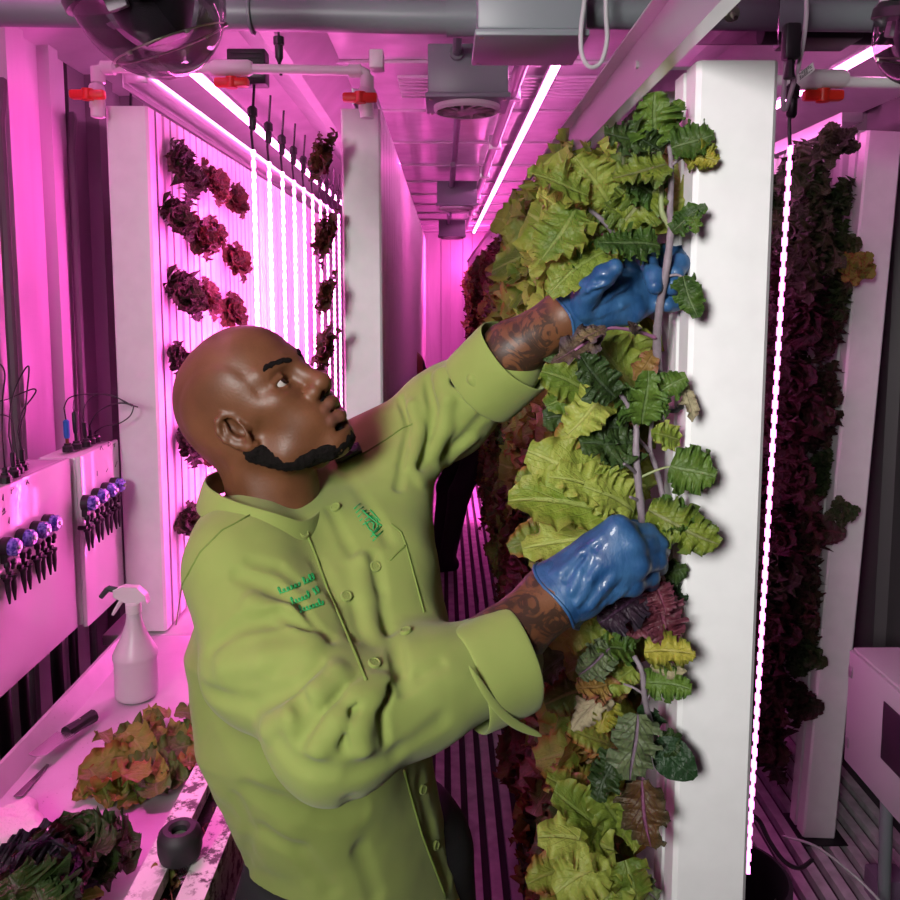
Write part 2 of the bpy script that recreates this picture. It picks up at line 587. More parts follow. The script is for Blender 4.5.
# ------------------------------------------------------------------ ducts, pipes and boxes under the ceiling
Yp = 1.5
zz = at(200, 15, Yp)[2]
mb = MB(); mb.tube([(-1.0, Yp, zz + .012), (-.6, Yp, zz + .006), (-.2, Yp, zz), (.05, Yp, zz - .004)], .029, 20)
mb.lathe([(.034, 0), (.034, .06), (.029, .06)], (.005, Yp, zz - .003), 20, (1, 0, 0))
mb.tube([(-.345, Yp - .03, zz)] + [(-.345, Yp + .032 * math.cos(a), zz + .032 * math.sin(a)) for a in np.linspace(0, 2 * PI, 12)], .003, 6)
top('conduit_pipe', mb, M['pipe'], 'thick grey conduit pipe crossing beneath the ceiling into the grey box', 'pipe')
mb = MB(); z2 = at(430, 3, Yp)[2]
mb.tube([(-.24, Yp + .03, z2 + .06), (-.16, Yp + .03, z2 + .05), (-.10, Yp + .02, z2 + .005), (-.02, Yp + .02, z2), (.06, Yp + .02, z2)], .017, 14)
mb.lathe([(.021, 0), (.021, .04)], (.01, Yp + .02, z2), 14, (1, 0, 0))
top('conduit_pipe', mb, M['pipe'], 'thinner bent grey conduit pipe just above the thick one', 'pipe')
jb = thing('junction_box', 'large grey junction box with screwed lid where the conduit pipes meet', 'junction box', (.15, 1.5, 2.18))
x0, x1 = at(475, 32, 1.42)[0], at(590, 32, 1.42)[0]
zb = at(520, 33, 1.42)[2]
mb = MB((.15, 1.5, 2.18)); mb.box((x0 + .004, 1.425, zb + .008), (x1 - .004, 1.60, zb + .14), .006)
mb.build('housing', M['junction'], jb)
mb = MB((.15, 1.5, 2.18)); mb.box((x0, 1.42, zb - .004), (x1, 1.605, zb + .008), .003)
mb.build('lid', M['junction'], jb)
for (sx, sy) in ((x0 + .012, 1.435), (x1 - .012, 1.435), (x0 + .012, 1.59), (x1 - .012, 1.59)):
    mb = MB((.15, 1.5, 2.18)); mb.lathe([(.005, -.002), (.005, 0), (.003, .001)], (sx, sy, zb - .004), 8, (0, 0, -1))
    mb.build('screw', M['screw'], jb)
# right-hand conduit run
mb = MB(); za = at(830, 14, 1.5)[2]
mb.tube([(x1 - .01, Yp, za), (.8, Yp, za - .004), (1.45, Yp, za - .006)], .027, 18)
top('conduit_pipe', mb, M['pipe'], 'grey conduit pipe running from the junction box to the dark wall', 'pipe')
mb = MB(); za = at(830, 33, 1.62)[2]
mb.tube([(.62, 1.62, za), (1.45, 1.62, za)], .022, 14)
mb.box((.66, 1.57, za - .025), (.80, 1.66, za + .03), .006)
top('cable_duct', mb, M['black'], 'dark cable duct just below the wall-side conduit pipe', 'duct')


def fan_box(px, pyb, Y, w, h, label, group=None, small=False):
    c = at(px, pyb, Y)
    t = thing('fan_box', label, 'ceiling fan', c, group)
    mb = MB(c)
    mb.box((c[0] - w / 2, Y - .005, c[2] + .01), (c[0] + w / 2, Y + w * .85, c[2] + h), .006)
    mb.box((c[0] - w * .53, Y - .015, c[2] - .004), (c[0] + w * .53, Y + w * .88, c[2] + .012), .004)
    mb.build('housing', M['junction'], t)
    ctr = np.array([c[0], Y + w * .43, c[2] - .004])
    mb = MB(c)
    rr = w * .43
    mb.lathe([(rr, 0), (rr, .012), (rr * .93, .02), (rr * .88, .012), (rr * .86, 0)], ctr, 32, (0, 0, -1))
    mb.lathe([(rr * .32, 0), (rr * .32, .016), (rr * .26, .02), (0, .02)], ctr, 24, (0, 0, -1))
    for k in range(12):
        a = 2 * PI * k / 12
        d = np.array([math.cos(a), math.sin(a), 0]); d2 = np.array([math.cos(a + .35), math.sin(a + .35), 0])
        mb.tube([ctr + d * rr * .28 + np.array([0, 0, -.014]), ctr + d2 * rr * .92 + np.array([0, 0, -.012])], rr * .055, 6)
    mb.lathe([(rr * .86, .001), (0, .001)], ctr, 24, (0, 0, -1))
    mb.build('grille', M['white_pvc'], t)
    mb = MB(c)
    for sx in (-1, 1):
        for q in (.0, .80):
            mb.lathe([(.006, 0), (.005, .004)], (c[0] + sx * w * .46, Y + .01 + w * q, c[2] - .004), 8, (0, 0, -1))
    mb.build('screw', M['screw'], t)
    mb = MB(c)
    mb.tube([(c[0] - w * .14, Y - .012 - .0, c[2] + h * .8), (c[0] - w * .14, Y - .4, c[2] + h * .8), (c[0] - w * .14, Y - .9, c[2] + h * .8 + .0)], w * .055, 10)
    mb.lathe([(w * .09, 0), (w * .09, .02)], (c[0] - w * .14, Y - .005, c[2] + h * .8), 12, (0, -1, 0))
    mb.build('conduit', M['pipe'], t)
    return t


fan_box(468, 97, 2.55, .25, .16, 'grey ceiling fan box with a round slotted grille nearest the junction box')
fan_box(457, 205, 5.5, .27, .16, 'second grey ceiling fan box further along the aisle')
fan_box(452, 236, 8.2, .27, .16, 'third small ceiling fan box at the far end of the aisle')
# conduit with clips along the ceiling, beside the tube light
mb = MB(); mb.tube([(.25, 2.0, 2.45), (.25, 9.5, 2.45)], .022, 12)
for yy in (3.0, 4.0, 5.0, 6.2, 7.5):
    mb.box((.22, yy, 2.42), (.28, yy + .03, 2.49), .004)
top('ceiling_conduit', mb, M['alu'], 'shiny conduit clipped along the aisle ceiling beside the tube light', 'pipe')
mb = MB(); mb.tube([(.06, 3.2, 2.48), (.06, 9.5, 2.48)], .016, 10)
top('ceiling_conduit', mb, M['pipe'], 'thin grey conduit linking the aisle ceiling fan boxes', 'pipe')


def valve_pipe(pts, Y, label, valves, joints, r=.0115):
    P = [at(px, py, Y) for px, py in pts]
    t = thing('irrigation_pipe', label, 'water pipe', P[0])
    mb = MB(P[0]); mb.tube(P, r, 14)
    for px, py, ax, ln in joints:
        q = at(px, py, Y); a = np.array(ax, float)
        mb.lathe([(r * 1.1, -ln), (r * 1.45, -ln), (r * 1.45, ln), (r * 1.1, ln)], q, 16, a)
    mb.build('pipe', M['white_pvc'], t)
    for px, py, up in valves:
        q = at(px, py, Y)
        mb = MB(P[0])
        if up: mb.lathe([(r * 1.3, -.03), (r * 1.6, -.024), (r * 1.6, .024), (r * 1.3, .03)], q + np.array([0, 0, -.0]), 14, (0, 0, 1))
        else: mb.lathe([(r * 1.3, -.05), (r * 1.7, -.04), (r * 1.7, .04), (r * 1.3, .05)], q + np.array([0, 0, .035]), 14, (1, 0, 0))
        mb.build('valve_body', M['white_pvc'], t)
        mb = MB(P[0])
        off = np.array([-.012, -.024, 0]) if up else np.array([0, -.004, 0])
        c = q + off
        mb.box(c + np.array([-.042, -.011, -.011]), c + np.array([.042, .011, .011]), .006)
        mb.lathe([(.014, -.013), (.014, .013)], c, 12, (0, 0, 1))
        mb.build('valve_handle', M['red'], t)
    return t


valve_pipe([(98, 118), (98, 75), (100, 69), (104, 68), (240, 68.5), (362, 71), (366, 73), (367, 78), (367, 118)], 2.0,
           'white irrigation pipe with three red valve handles over the left towers', [(97, 97, True), (366, 100, True), (232, 83, False)],
           [(98, 75, (0, 0, 1), .018), (108, 68, (1, 0, 0), .015), (367, 84, (0, 0, 1), .018), (355, 71, (1, 0, 0), .015), (98, 112, (0, 0, 1), .012), (367, 113, (0, 0, 1), .012)])
valve_pipe([(752, 80), (830, 82), (960, 84)], 1.72, 'white irrigation pipe with one red valve handle near the dark wall', [(822, 96, False)],
           [(805, 82, (1, 0, 0), .03)])


def dome_cam(c, rx, rz, label, tilt):
    t = thing('dome_camera', label, 'security camera', c)
    q = Quaternion(Vector((0, 1, 0)), tilt) @ Quaternion(Vector((1, 0, 0)), .25)
    t.rotation_mode = 'QUATERNION'; t.rotation_quaternion = q
    prof = [(rx * math.sin(a), -rz * math.cos(a)) for a in np.linspace(.02, PI / 2, 14)]
    mb = MB(); mb.lathe(prof, (0, 0, 0), 40, cap=False)
    mb.build('dome', M['dome'], t, 180)
    mb = MB(); mb.lathe([(rx * .98, 0), (rx * 1.07, 0), (rx * 1.07, .012), (rx * 1.0, .018), (rx * .9, .018)], (0, 0, 0), 40)
    mb.build('gasket', M['black'], t)
    mb = MB(); mb.lathe([(rx * .55, .02), (rx * .99, .02), (rx * .99, .034), (rx * .8, .09), (rx * .2, .11)], (0, 0, 0), 40)
    for a in np.linspace(0, 2 * PI, 4)[:-1]:
        mb.box((rx * .62 * math.cos(a) - .012, rx * .62 * math.sin(a) - .008, -.02), (rx * .62 * math.cos(a) + .012, rx * .62 * math.sin(a) + .008, .03), .003)
    mb.build('base', M['white_pvc'], t)
    mb = MB(); mb.lathe([(0, -rz * .62), (rx * .30, -rz * .58), (rx * .52, -rz * .30), (rx * .58, .015)], (0, 0, 0), 28)
    mb.build('lens_turret', M['black'], t)
    mb = MB(); mb.tube([(rx * 1.0 * math.cos(a) * .78, rx * math.sin(a) * .78, -rz * .62) for a in np.linspace(0, 2 * PI, 30)], .0012, 5)
    for a in np.linspace(0, 2 * PI, 7)[:-1]:
        mb.lathe([(.003, 0), (.003, .004)], (rx * .79 * math.cos(a), rx * .79 * math.sin(a), -rz * .62), 8, (0, 0, -1))
    mb.build('retaining_ring', M['screw'], t)
    mb = MB(); mb.box((.0 - .012, -rx * .95, -.012), (.012, -rx * .8, .0), .003)
    mb.build('status_light', M['red'], t)
    mb = MB(); mb.lathe([(rx * .25, .1), (rx * .25, .30)], (0, 0, 0), 16)
    mb.build('mount', M['white_pvc'], t)
    return t


dome_cam(at(146, -12, 1.0), .090, .105, 'big clear dome camera hanging in front of the thick conduit pipe', -.35)
dome_cam(at(925, 22, 1.1), .062, .08, 'dark dome camera at the top by the dark wall', .1)

# cables by the junction boxes and under the right conduit
def cable(name, pts, r, mat, label, sm=6, cat='cable', group=None):
    P = np.array(pts, float)
    Q = []
    n = len(P)
    for i in range(n - 1):
        p0, p1, p2, p3 = P[max(i - 1, 0)], P[i], P[i + 1], P[min(i + 2, n - 1)]
        for k in range(sm):
            u = k / sm
            Q.append(.5 * ((2 * p1) + (-p0 + p2) * u + (2 * p0 - 5 * p1 + 4 * p2 - p3) * u * u + (-p0 + 3 * p1 - 3 * p2 + p3) * u ** 3))
    Q.append(P[-1])
    mb = MB(P[0]); mb.tube(Q, r, 8)
    o = top(name, mb, mat, label, cat, group, 180)
    o.location = [float(v) for v in P[0]]
    return o


cable('power_cable', [at(586, -20, 1.4), at(584, 5, 1.4), at(581, 30, 1.4), at(582, 55, 1.4), at(590, 67, 1.4), at(601, 62, 1.4), at(607, 40, 1.4), at(606, 14, 1.4), at(606, -20, 1.4)], .004, M['cable_grey'], 'white looped power cable hanging from the grey junction box')
cable('power_cable', [at(806, -10, 1.42), at(806, 20, 1.42), at(800, 60, 1.42), at(790, 95, 1.42), at(785, 110, 1.42), at(783, 100, 1.42), at(786, 60, 1.42), at(784, 30, 1.42)], .0042, M['cable_grey'], 'pale looped power cable hanging above the single LED strip')
mb = MB(); q = at(791, 42, 1.40)
mb.box(q + np.array([-.014, -.012, -.03]), q + np.array([.014, .012, .03]), .006); mb.lathe([(.01, -.06), (.006, -.03)], q, 10)
top('power_plug', mb, M['black'], 'black power plug on the pale looped cable', 'plug')
# label tag tied to the cable
tg = thing('cable_tag', 'small printed white tag tied to the looped power cable', 'tag', at(806, 74, 1.41))
a, b = at(797, 80, 1.40), at(814, 68, 1.40); c_, d_ = at(829, 47, 1.40), at(817, 60, 1.40)
P = [at(797, 75, 1.405), at(798, 83, 1.405), at(815, 70, 1.41), at(813, 62, 1.41)]
mb = MB(at(806, 74, 1.41)); mb.raw(P + [p + np.array([0, .0008, 0]) for p in P], [(0, 1, 2, 3), (7, 6, 5, 4), (0, 4, 5, 1), (1, 5, 6, 2), (2, 6, 7, 3), (3, 7, 4, 0)])
mb.build('tag_sheet', M['white_pvc'], tg, None)
mb = MB(at(806, 74, 1.41))
for i in range(5):
    u = (i + .6) / 6
    q0_ = P[0] * (1 - u) + P[1] * u; q1_ = P[3] * (1 - u) + P[2] * u
    for v0 in np.arange(.12, .85, .13):
        if R_.random() < .8: mb.tube([q0_ + (q1_ - q0_) * v0 + np.array([0, -.0007, 0]), q0_ + (q1_ - q0_) * (v0 + .09) + np.array([0, -.0007, 0])], .0006, 4)
mb.build('print', M['black'], tg, None)
# ------------------------------------------------------------------ organic surfaces: distance fields meshed on a grid
def nrm(v):
    v = np.asarray(v, float)
    return v / (np.linalg.norm(v) + 1e-12)


def smin(a, b, k):
    h = np.clip(k - np.abs(a - b), 0, None) / k
    return np.minimum(a, b) - h * h * k * .25


def smax(a, b, k):
    return -smin(-a, -b, k)


class SDF:
    def __init__(s):
        s.ops, s.post = [], []

    def _add(s, mode, fn, c, rad, k):
        s.ops.append((mode, k, fn, np.asarray(c, float), rad))
        return s

    def ell(s, c, r, k=.012, frame=None, mode='u'):
        c = np.asarray(c, float); r = np.asarray(r, float)
        F = None if frame is None else np.asarray(frame, float)     # rows: local axes
        def fn(P):
            q = P - c
            if F is not None: q = q @ F.T
            k0 = np.sqrt(((q / r) ** 2).sum(1)) + 1e-9
            k1 = np.sqrt(((q / (r * r)) ** 2).sum(1)) + 1e-9
            return k0 * (k0 - 1) / k1
        return s._add(mode, fn, c, r.max(), k)

    def cap(s, a, b, ra, rb=None, k=.012, mode='u'):
        a = np.asarray(a, float); b = np.asarray(b, float); rb = ra if rb is None else rb
        ab = b - a; L2 = ab @ ab + 1e-12
        def fn(P):
            q = P - a
            t = np.clip((q @ ab) / L2, 0, 1)
            return np.linalg.norm(q - t[:, None] * ab, axis=1) - (ra + (rb - ra) * t)
        return s._add(mode, fn, (a + b) / 2, np.linalg.norm(ab) / 2 + max(ra, rb), k)

    def chain(s, pts, rad, k=.012, mode='u'):
        for i in range(len(pts) - 1):
            s.cap(pts[i], pts[i + 1], rad[i] if np.ndim(rad) else rad, rad[i + 1] if np.ndim(rad) else rad, k, mode)
        return s

    def loft(s, a, b, wdir, tab, k=.03):
        """elliptic trunk from a to b; tab rows: (t, half width, half depth)"""
        a = np.asarray(a, float); b = np.asarray(b, float)
        ax = nrm(b - a); L = np.linalg.norm(b - a)
        w = nrm(np.asarray(wdir, float) - ax * (np.asarray(wdir, float) @ ax)); n = np.cross(ax, w)
        tab = np.asarray(tab, float)
        def fn(P):
            q = P - a
            t = q @ ax / L
            A = np.interp(t, tab[:, 0], tab[:, 1]); B = np.interp(t, tab[:, 0], tab[:, 2])
            x = q @ w; y = q @ n
            e = (np.abs(x / A) ** 2.3 + np.abs(y / B) ** 2.3) ** (1 / 2.3)
            d = (e - 1) * np.minimum(A, B)
            over = np.maximum(np.maximum(t - tab[-1, 0], tab[0, 0] - t) * L, 0)
            return np.where(over > 0, np.sqrt(np.maximum(d, 0) ** 2 + over ** 2), np.maximum(d, np.maximum(t - tab[-1, 0], tab[0, 0] - t) * L))
        return s._add('u', fn, (a + b) / 2, L / 2 + tab[:, 1:].max() + .02, k)

    def half(s, c, n, k=.004):
        """cut away everything on the +n side of c"""
        c = np.asarray(c, float); n = nrm(n)
        return s._add('i', lambda P: (P - c) @ n, c, 1e9, k)

    def __call__(s, P):
        P = np.asarray(P, float)
        lo, hi = P.min(0), P.max(0)
        pc, pr = (lo + hi) / 2, np.linalg.norm(hi - lo) / 2
        d = np.full(len(P), .5)
        for mode, k, fn, c, rad in s.ops:
            if rad < 1e8 and np.linalg.norm(c - pc) > rad + pr + .10: continue
            e = fn(P)
            if mode == 'u': d = smin(d, e, k)
            elif mode == 's': d = smax(d, -e, k)
            else: d = smax(d, e, k)
        for f in s.post: d = f(P, d)
        return d

    def grad(s, P, e=.0015):
        P = np.atleast_2d(P)
        g = np.stack([np.concatenate([s(P[i:i + 1] + e * ax) - s(P[i:i + 1] - e * ax) for i in range(len(P))]) for ax in np.eye(3)], 1)
        return g / (np.linalg.norm(g, axis=1, keepdims=True) + 1e-12)

    def trace(s, px, lo=.55, hi=1.9):
        """where the camera rays through these pixels first meet the surface"""
        out = []
        for (x, y) in px:
            d = ray(x, y); ln = np.linalg.norm(d); d = d / ln
            t = lo
            for _ in range(90):
                v = float(s((CAM + d * t)[None])[0])
                if abs(v) < .0005 or t > hi: break
                t += max(min(v, .1), -.05) * .8
            out.append(CAM + d * t)
        return np.array(out)


def sdf_mesh(f, lo, hi, h, name, B=16):
    lo = np.asarray(lo, float); hi = np.asarray(hi, float)
    nb = np.ceil((hi - lo) / (h * B)).astype(int)
    S = h * B
    ii = np.stack(np.meshgrid(*[np.arange(n) for n in nb], indexing='ij'), -1).reshape(-1, 3)
    ctr = lo + (ii + .5) * S
    keep = []
    for i in range(0, len(ctr), 64):
        keep.append(np.abs(f(ctr[i:i + 64])) < S * 1.45)
    act = ii[np.concatenate(keep)]
    g = np.arange(-1, B + 1)
    off = np.stack(np.meshgrid(g, g, g, indexing='ij'), -1)
    N = B + 2
    big = nb.max() * B + 4
    Kall, Pall, Qall = [], [], []
    corners = [(a, b, c) for a in (0, 1) for b in (0, 1) for c in (0, 1)]
    edges = [(i, j) for i in range(8) for j in range(i + 1, 8) if sum(abs(np.array(corners[i]) - np.array(corners[j]))) == 1]
    for blk in act:
        gi = off + blk * B
        v = f(lo + gi.reshape(-1, 3) * h).reshape(N, N, N)
        sg = v < 0
        if sg.all() or not sg.any(): continue
        n = N - 1
        cv = [v[a:a + n, b:b + n, c:c + n] for a, b, c in corners]
        cs = [sg[a:a + n, b:b + n, c:c + n] for a, b, c in corners]
        tot = sum(x.astype(int) for x in cs)
        mixm = (tot > 0) & (tot < 8)
        idx = np.argwhere(mixm)
        if not len(idx): continue
        acc = np.zeros((len(idx), 3)); cnt = np.zeros(len(idx))
        cvm = [x[mixm] for x in cv]; csm = [x[mixm] for x in cs]
        for i, j in edges:
            m = csm[i] != csm[j]
            if not m.any(): continue
            t = cvm[i][m] / (cvm[i][m] - cvm[j][m])
            ci = np.array(corners[i], float); cj = np.array(corners[j], float)
            acc[m] += ci + t[:, None] * (cj - ci); cnt[m] += 1
        pos = lo + (idx + blk * B - 1 + acc / cnt[:, None]) * h
        gidx = idx + blk * B
        key = (gidx[:, 0] * big + gidx[:, 1]) * big + gidx[:, 2]
        Kall.append(key); Pall.append(pos)
        for ax in range(3):
            a2, a3 = (ax + 1) % 3, (ax + 2) % 3
            sl0 = [slice(1, N - 1)] * 3; sl1 = list(sl0); sl1[ax] = slice(2, N)
            s0, s1 = sg[tuple(sl0)], sg[tuple(sl1)]
            e = np.argwhere(s0 != s1) + 1
            if not len(e): continue
            flip = s0[tuple((e - 1).T)]
            def ck(d2, d3):
                q = e.copy(); q[:, a2] += d2; q[:, a3] += d3
                q = q + blk * B
                return (q[:, 0] * big + q[:, 1]) * big + q[:, 2]
            quad = np.stack([ck(-1, -1), ck(0, -1), ck(0, 0), ck(-1, 0)], 1)
            quad[~flip] = quad[~flip][:, ::-1]
            Qall.append(quad)
    K = np.concatenate(Kall); P = np.concatenate(Pall); Q = np.concatenate(Qall)
    uk, first = np.unique(K, return_index=True)
    P = P[first]
    q = np.searchsorted(uk, Q); q = np.clip(q, 0, len(uk) - 1)
    ok = (uk[q] == Q).all(1)
    q = q[ok]
    me = bpy.data.meshes.new(name)
    me.vertices.add(len(P)); me.vertices.foreach_set('co', P.astype(np.float32).ravel())
    me.loops.add(q.size); me.loops.foreach_set('vertex_index', q.astype(np.int32).ravel())
    me.polygons.add(len(q))
    me.polygons.foreach_set('loop_start', np.arange(0, q.size, 4, dtype=np.int32))
    me.polygons.foreach_set('loop_total', np.full(len(q), 4, dtype=np.int32))
    me.polygons.foreach_set('use_smooth', np.ones(len(q), dtype=bool))
    me.update(calc_edges=True); me.validate()
    return me, P


def attr(me, name, vals):
    a = me.attributes.new(name, 'FLOAT', 'POINT')
    a.data.foreach_set('value', np.asarray(vals, np.float32))


def vnoise(P, sc, seed=0):
    """smooth value noise in -1..1"""
    P = np.asarray(P, float) * sc + seed * 17.31
    i = np.floor(P).astype(np.int64); f = P - i
    u = f * f * (3 - 2 * f)
    def hsh(a, b, c):
        n = (a * 374761393 + b * 668265263 + c * 2147483647 + 974711) & 0xffffffff
        n = ((n ^ (n >> 13)) * 1274126177) & 0xffffffff
        n = n ^ (n >> 16)
        return (n & 0xffff) / 32767.5 - 1
    r = 0
    for a in (0, 1):
        for b in (0, 1):
            for c in (0, 1):
                w = (u[:, 0] if a else 1 - u[:, 0]) * (u[:, 1] if b else 1 - u[:, 1]) * (u[:, 2] if c else 1 - u[:, 2])
                r = r + w * hsh(i[:, 0] + a, i[:, 1] + b, i[:, 2] + c)
    return r
# ------------------------------------------------------------------ the grower
J = at
# head frame: f ahead, l to his left, u up
def head_frame(yaw, pitch, roll):
    a, b, r = map(math.radians, (yaw, pitch, roll))
    f = np.array([math.cos(b) * math.cos(a), -math.cos(b) * math.sin(a), math.sin(b)])
    l = np.array([math.sin(a), math.cos(a), 0.0])
    u = np.cross(f, l)
    l2 = l * math.cos(r) + u * math.sin(r)
    return np.stack([f, l2, np.cross(f, l2)])


HF = head_frame(27, 33, 13)
HO = J(258, 406, 1.07)
HS = .935


def hw(p):
    """head coordinates to world"""
    return HO + HS * (np.asarray(p, float) @ HF)


class HeadSDF:
    """adds head shapes, given in head coordinates, to a body field"""
    def __init__(s, S): s.S = S
    def ell(s, c, r, k=.012, mode='u', fr=None):
        s.S.ell(hw(c), np.asarray(r) * HS, k, HF if fr is None else fr @ HF, mode); return s
    def cap(s, a, b, ra, rb=None, k=.012, mode='u'):
        s.S.cap(hw(a), hw(b), ra, rb, k, mode); return s
    def chain(s, p, r, k=.01, mode='u'):
        s.S.chain([hw(q) for q in p], r, k, mode); return s


LIP_U = [(.0840, -.0265, -.0655), (.0975, -.0155, -.0600), (.1045, -.0045, -.0568), (.1040, 0, -.0576), (.1045, .0045, -.0568), (.0975, .0155, -.0600), (.0840, .0265, -.0655)]
LIP_L = [(.0830, -.0255, -.0680), (.0960, -.0145, -.0765), (.1020, 0, -.0795), (.0960, .0145, -.0765), (.0830, .0255, -.0680)]


def build_head(S):
    h = HeadSDF(S)
    h.ell((-.020, 0, .036), (.096, .0765, .083), .03)
    h.ell((.022, 0, .042), (.066, .066, .066), .03)
    h.ell((-.045, 0, .005), (.066, .066, .066), .03)
    h.ell((.045, 0, -.022), (.047, .055, .066), .03)                 # mid face
    for s in (-1, 1):
        h.cap((-.004, s * .056, -.048), (.030, s * .046, -.080), .019, .018, .03)       # jaw
        h.cap((.030, s * .044, -.080), (.074, s * .012, -.101), .018, .019, .025)
        h.ell((.056, s * .043, -.014), (.027, .020, .017), .022)      # cheekbone
        h.cap((.086, s * .012, .024), (.066, s * .046, .027), .0105, .0095, .016)   # brow
        h.ell((.0, s * .061, .02), (.04, .012, .035), .03)            # temple
        h.ell((.060, s * .03, -.052), (.03, .022, .03), .025)         # cheek
    h.cap((.072, 0, -.100), (.078, 0, -.095), .019, .018, .02)         # chin
    h.ell((.079, 0, -.062), (.0240, .034, .028), .02)                 # muzzle
    for s in (-1, 1):                                                # eye sockets, lids
        h.ell((.097, s * .033, .004), (.017, .020, .0125), .013, 's')
        h.ell((.0715, s * .0325, .003), (.0152, .0165, .0148), .004)
        h.ell((.0870, s * .0335, .0025), (.012, .0160, .0064), .0030, 's')
        h.chain([(.0825, s * .019, .0065), (.0845, s * .032, .0105), (.0765, s * .048, .007)], .0022, .005)     # upper lid fold
        h.chain([(.0815, s * .019, -.0025), (.0825, s * .033, -.0055), (.0755, s * .047, -.001)], .0018, .005)
    # nose
    h.cap((.090, 0, .014), (.109, 0, -.024), .0085, .0125, .013)
    h.ell((.111, 0, -.0275), (.0125, .0135, .0115), .009)
    for s in (-1, 1):
        h.ell((.0985, s * .0165, -.0325), (.0145, .0092, .0108), .006)
        h.ell((.1065, s * .0078, -.0395), (.0055, .0036, .0040), .003, 's')
        h.chain([(.090, s * .0215, -.028), (.085, s * .0225, -.036)], .002, .006, 's')
    # lips, slightly open
    h.ell((.096, 0, -.0675), (.014, .0175, .0050), .004, 's')
    h.chain(LIP_U, [.0042, .0070, .0078, .0074, .0078, .0070, .0042], .0035)
    h.chain(LIP_L, [.0046, .0080, .0094, .0080, .0046], .0035)
    h.ell((.094, 0, -.0915), (.007, .014, .004), .01, 's')             # crease under the lip
    # ears
    for s in (-1, 1):
        tilt = np.array([[.95, -.0 * s, .3], [.30 * s * 0 + .0, 1, 0], [-.3, 0, .95]])
        tilt = np.stack([nrm((.93, s * .26, .22)), nrm((-.28 * 1, s * .96, 0)), nrm(np.cross(nrm((.93, s * .26, .22)), nrm((-.28, s * .96, 0))))])
        h.ell((.005, s * .076, -.017), (.019, .0062, .029), .006, 'u', tilt)
        rim = [(-.004, .074, .004), (-.006, .078, .016), (-.016, .083, .0235), (-.027, .087, .020), (-.034, .089, .008), (-.034, .088, -.006), (-.027, .084, -.020), (-.016, .079, -.031), (-.008, .075, -.034)]
        rim = [(x + .023, s * (y - .002), z - .011) for x, y, z in rim]
        h.ell((.006, s * .081, -.007), (.0105, .008, .016), .006, 's')
        h.ell((.011, s * .078, -.019), (.009, .010, .010), .006, 's')
        h.chain(rim, [.0035, .0036, .004, .0042, .0042, .0042, .0045, .0062, .005], .004)
        h.chain([(x + .023, s * (y - .002), z - .011) for x, y, z in [(-.022, .083, .012), (-.026, .0845, .0), (-.022, .082, -.014), (-.014, .079, -.020)]], [.0028, .0032, .0034, .0032], .004)
        h.ell((.020, s * .0735, -.019), (.004, .0045, .007), .004)    # tragus


# ---- joints (world)
SR, ER, WR = J(240, 572, .985), J(332, 728, .83), J(552, 597, .965)       # his right arm, nearer the camera
SL, EL, WL = J(372, 462, 1.22), J(455, 405, 1.25), J(566, 317, 1.125)      # his left arm, reaching up
NB, PV = J(272, 520, 1.075), J(352, 868, 1.10)                           # neck base, pelvis
WD = nrm((SL - SR) * np.array([1, 1, .25]))                              # across the shoulders
HIPW = nrm((.60, .80, 0)); FW = np.cross(HIPW, (0, 0, 1.0)); FW = nrm(FW)
HL, HR = PV + HIPW * .085 + np.array([.02, 0, -.04]), PV - HIPW * .085 + np.array([0, 0, -.04])
KL, KR = np.array([HL[0] + .045, HL[1] + .03, .50]), np.array([HR[0] + .0, HR[1] - .01, .50])
AL, AR = np.array([KL[0] - .03, KL[1] + .03, .09]), np.array([KR[0] - .05, KR[1], .09])

# ---- fingers: joint chains in picture + depth
def chain_px(rows): return [J(*r) for r in rows]
# right hand: a fist closed on the stem, back of the hand to us
R_kn = [J(618, 530, .955), J(632, 546, .945), J(637, 566, .945), J(632, 585, .955)]
R_f = [chain_px([(618, 530, .955), (648, 534, .985), (652, 540, 1.02), (640, 540, 1.04)]),
       chain_px([(632, 546, .945), (657, 545, .98), (660, 550, 1.015), (647, 551, 1.035)]),
       chain_px([(637, 566, .945), (657, 560, .975), (658, 566, 1.01), (646, 566, 1.03)]),
       chain_px([(632, 585, .955), (650, 577, .98), (650, 582, 1.005), (641, 582, 1.02)])]
R_th = chain_px([(580, 572, .99), (603, 545, 1.02), (627, 530, 1.04), (645, 528, 1.045)])
# left hand: palm towards us, fingers wrapped round the stem
L_kn = [J(640, 268, 1.095), J(648, 282, 1.10), (J(650, 297, 1.10)), J(645, 311, 1.095)]
L_f = [chain_px([(626, 282, 1.125), (634, 260, 1.125), (646, 257, 1.085), (654, 276, 1.045), (655, 286, 1.035)]),
       chain_px([(640, 286, 1.13), (665, 254, 1.125), (681, 256, 1.095), (680, 264, 1.055), (676, 272, 1.043)]),
       chain_px([(644, 297, 1.13), (672, 278, 1.125), (686, 277, 1.095), (681, 284, 1.06), (672, 287, 1.047)]),
       chain_px([(640, 308, 1.125), (664, 302, 1.115), (679, 299, 1.09), (674, 303, 1.065), (667, 305, 1.055)])]
L_th = chain_px([(584, 308, 1.085), (591, 288, 1.06), (604, 276, 1.045), (615, 268, 1.04)])


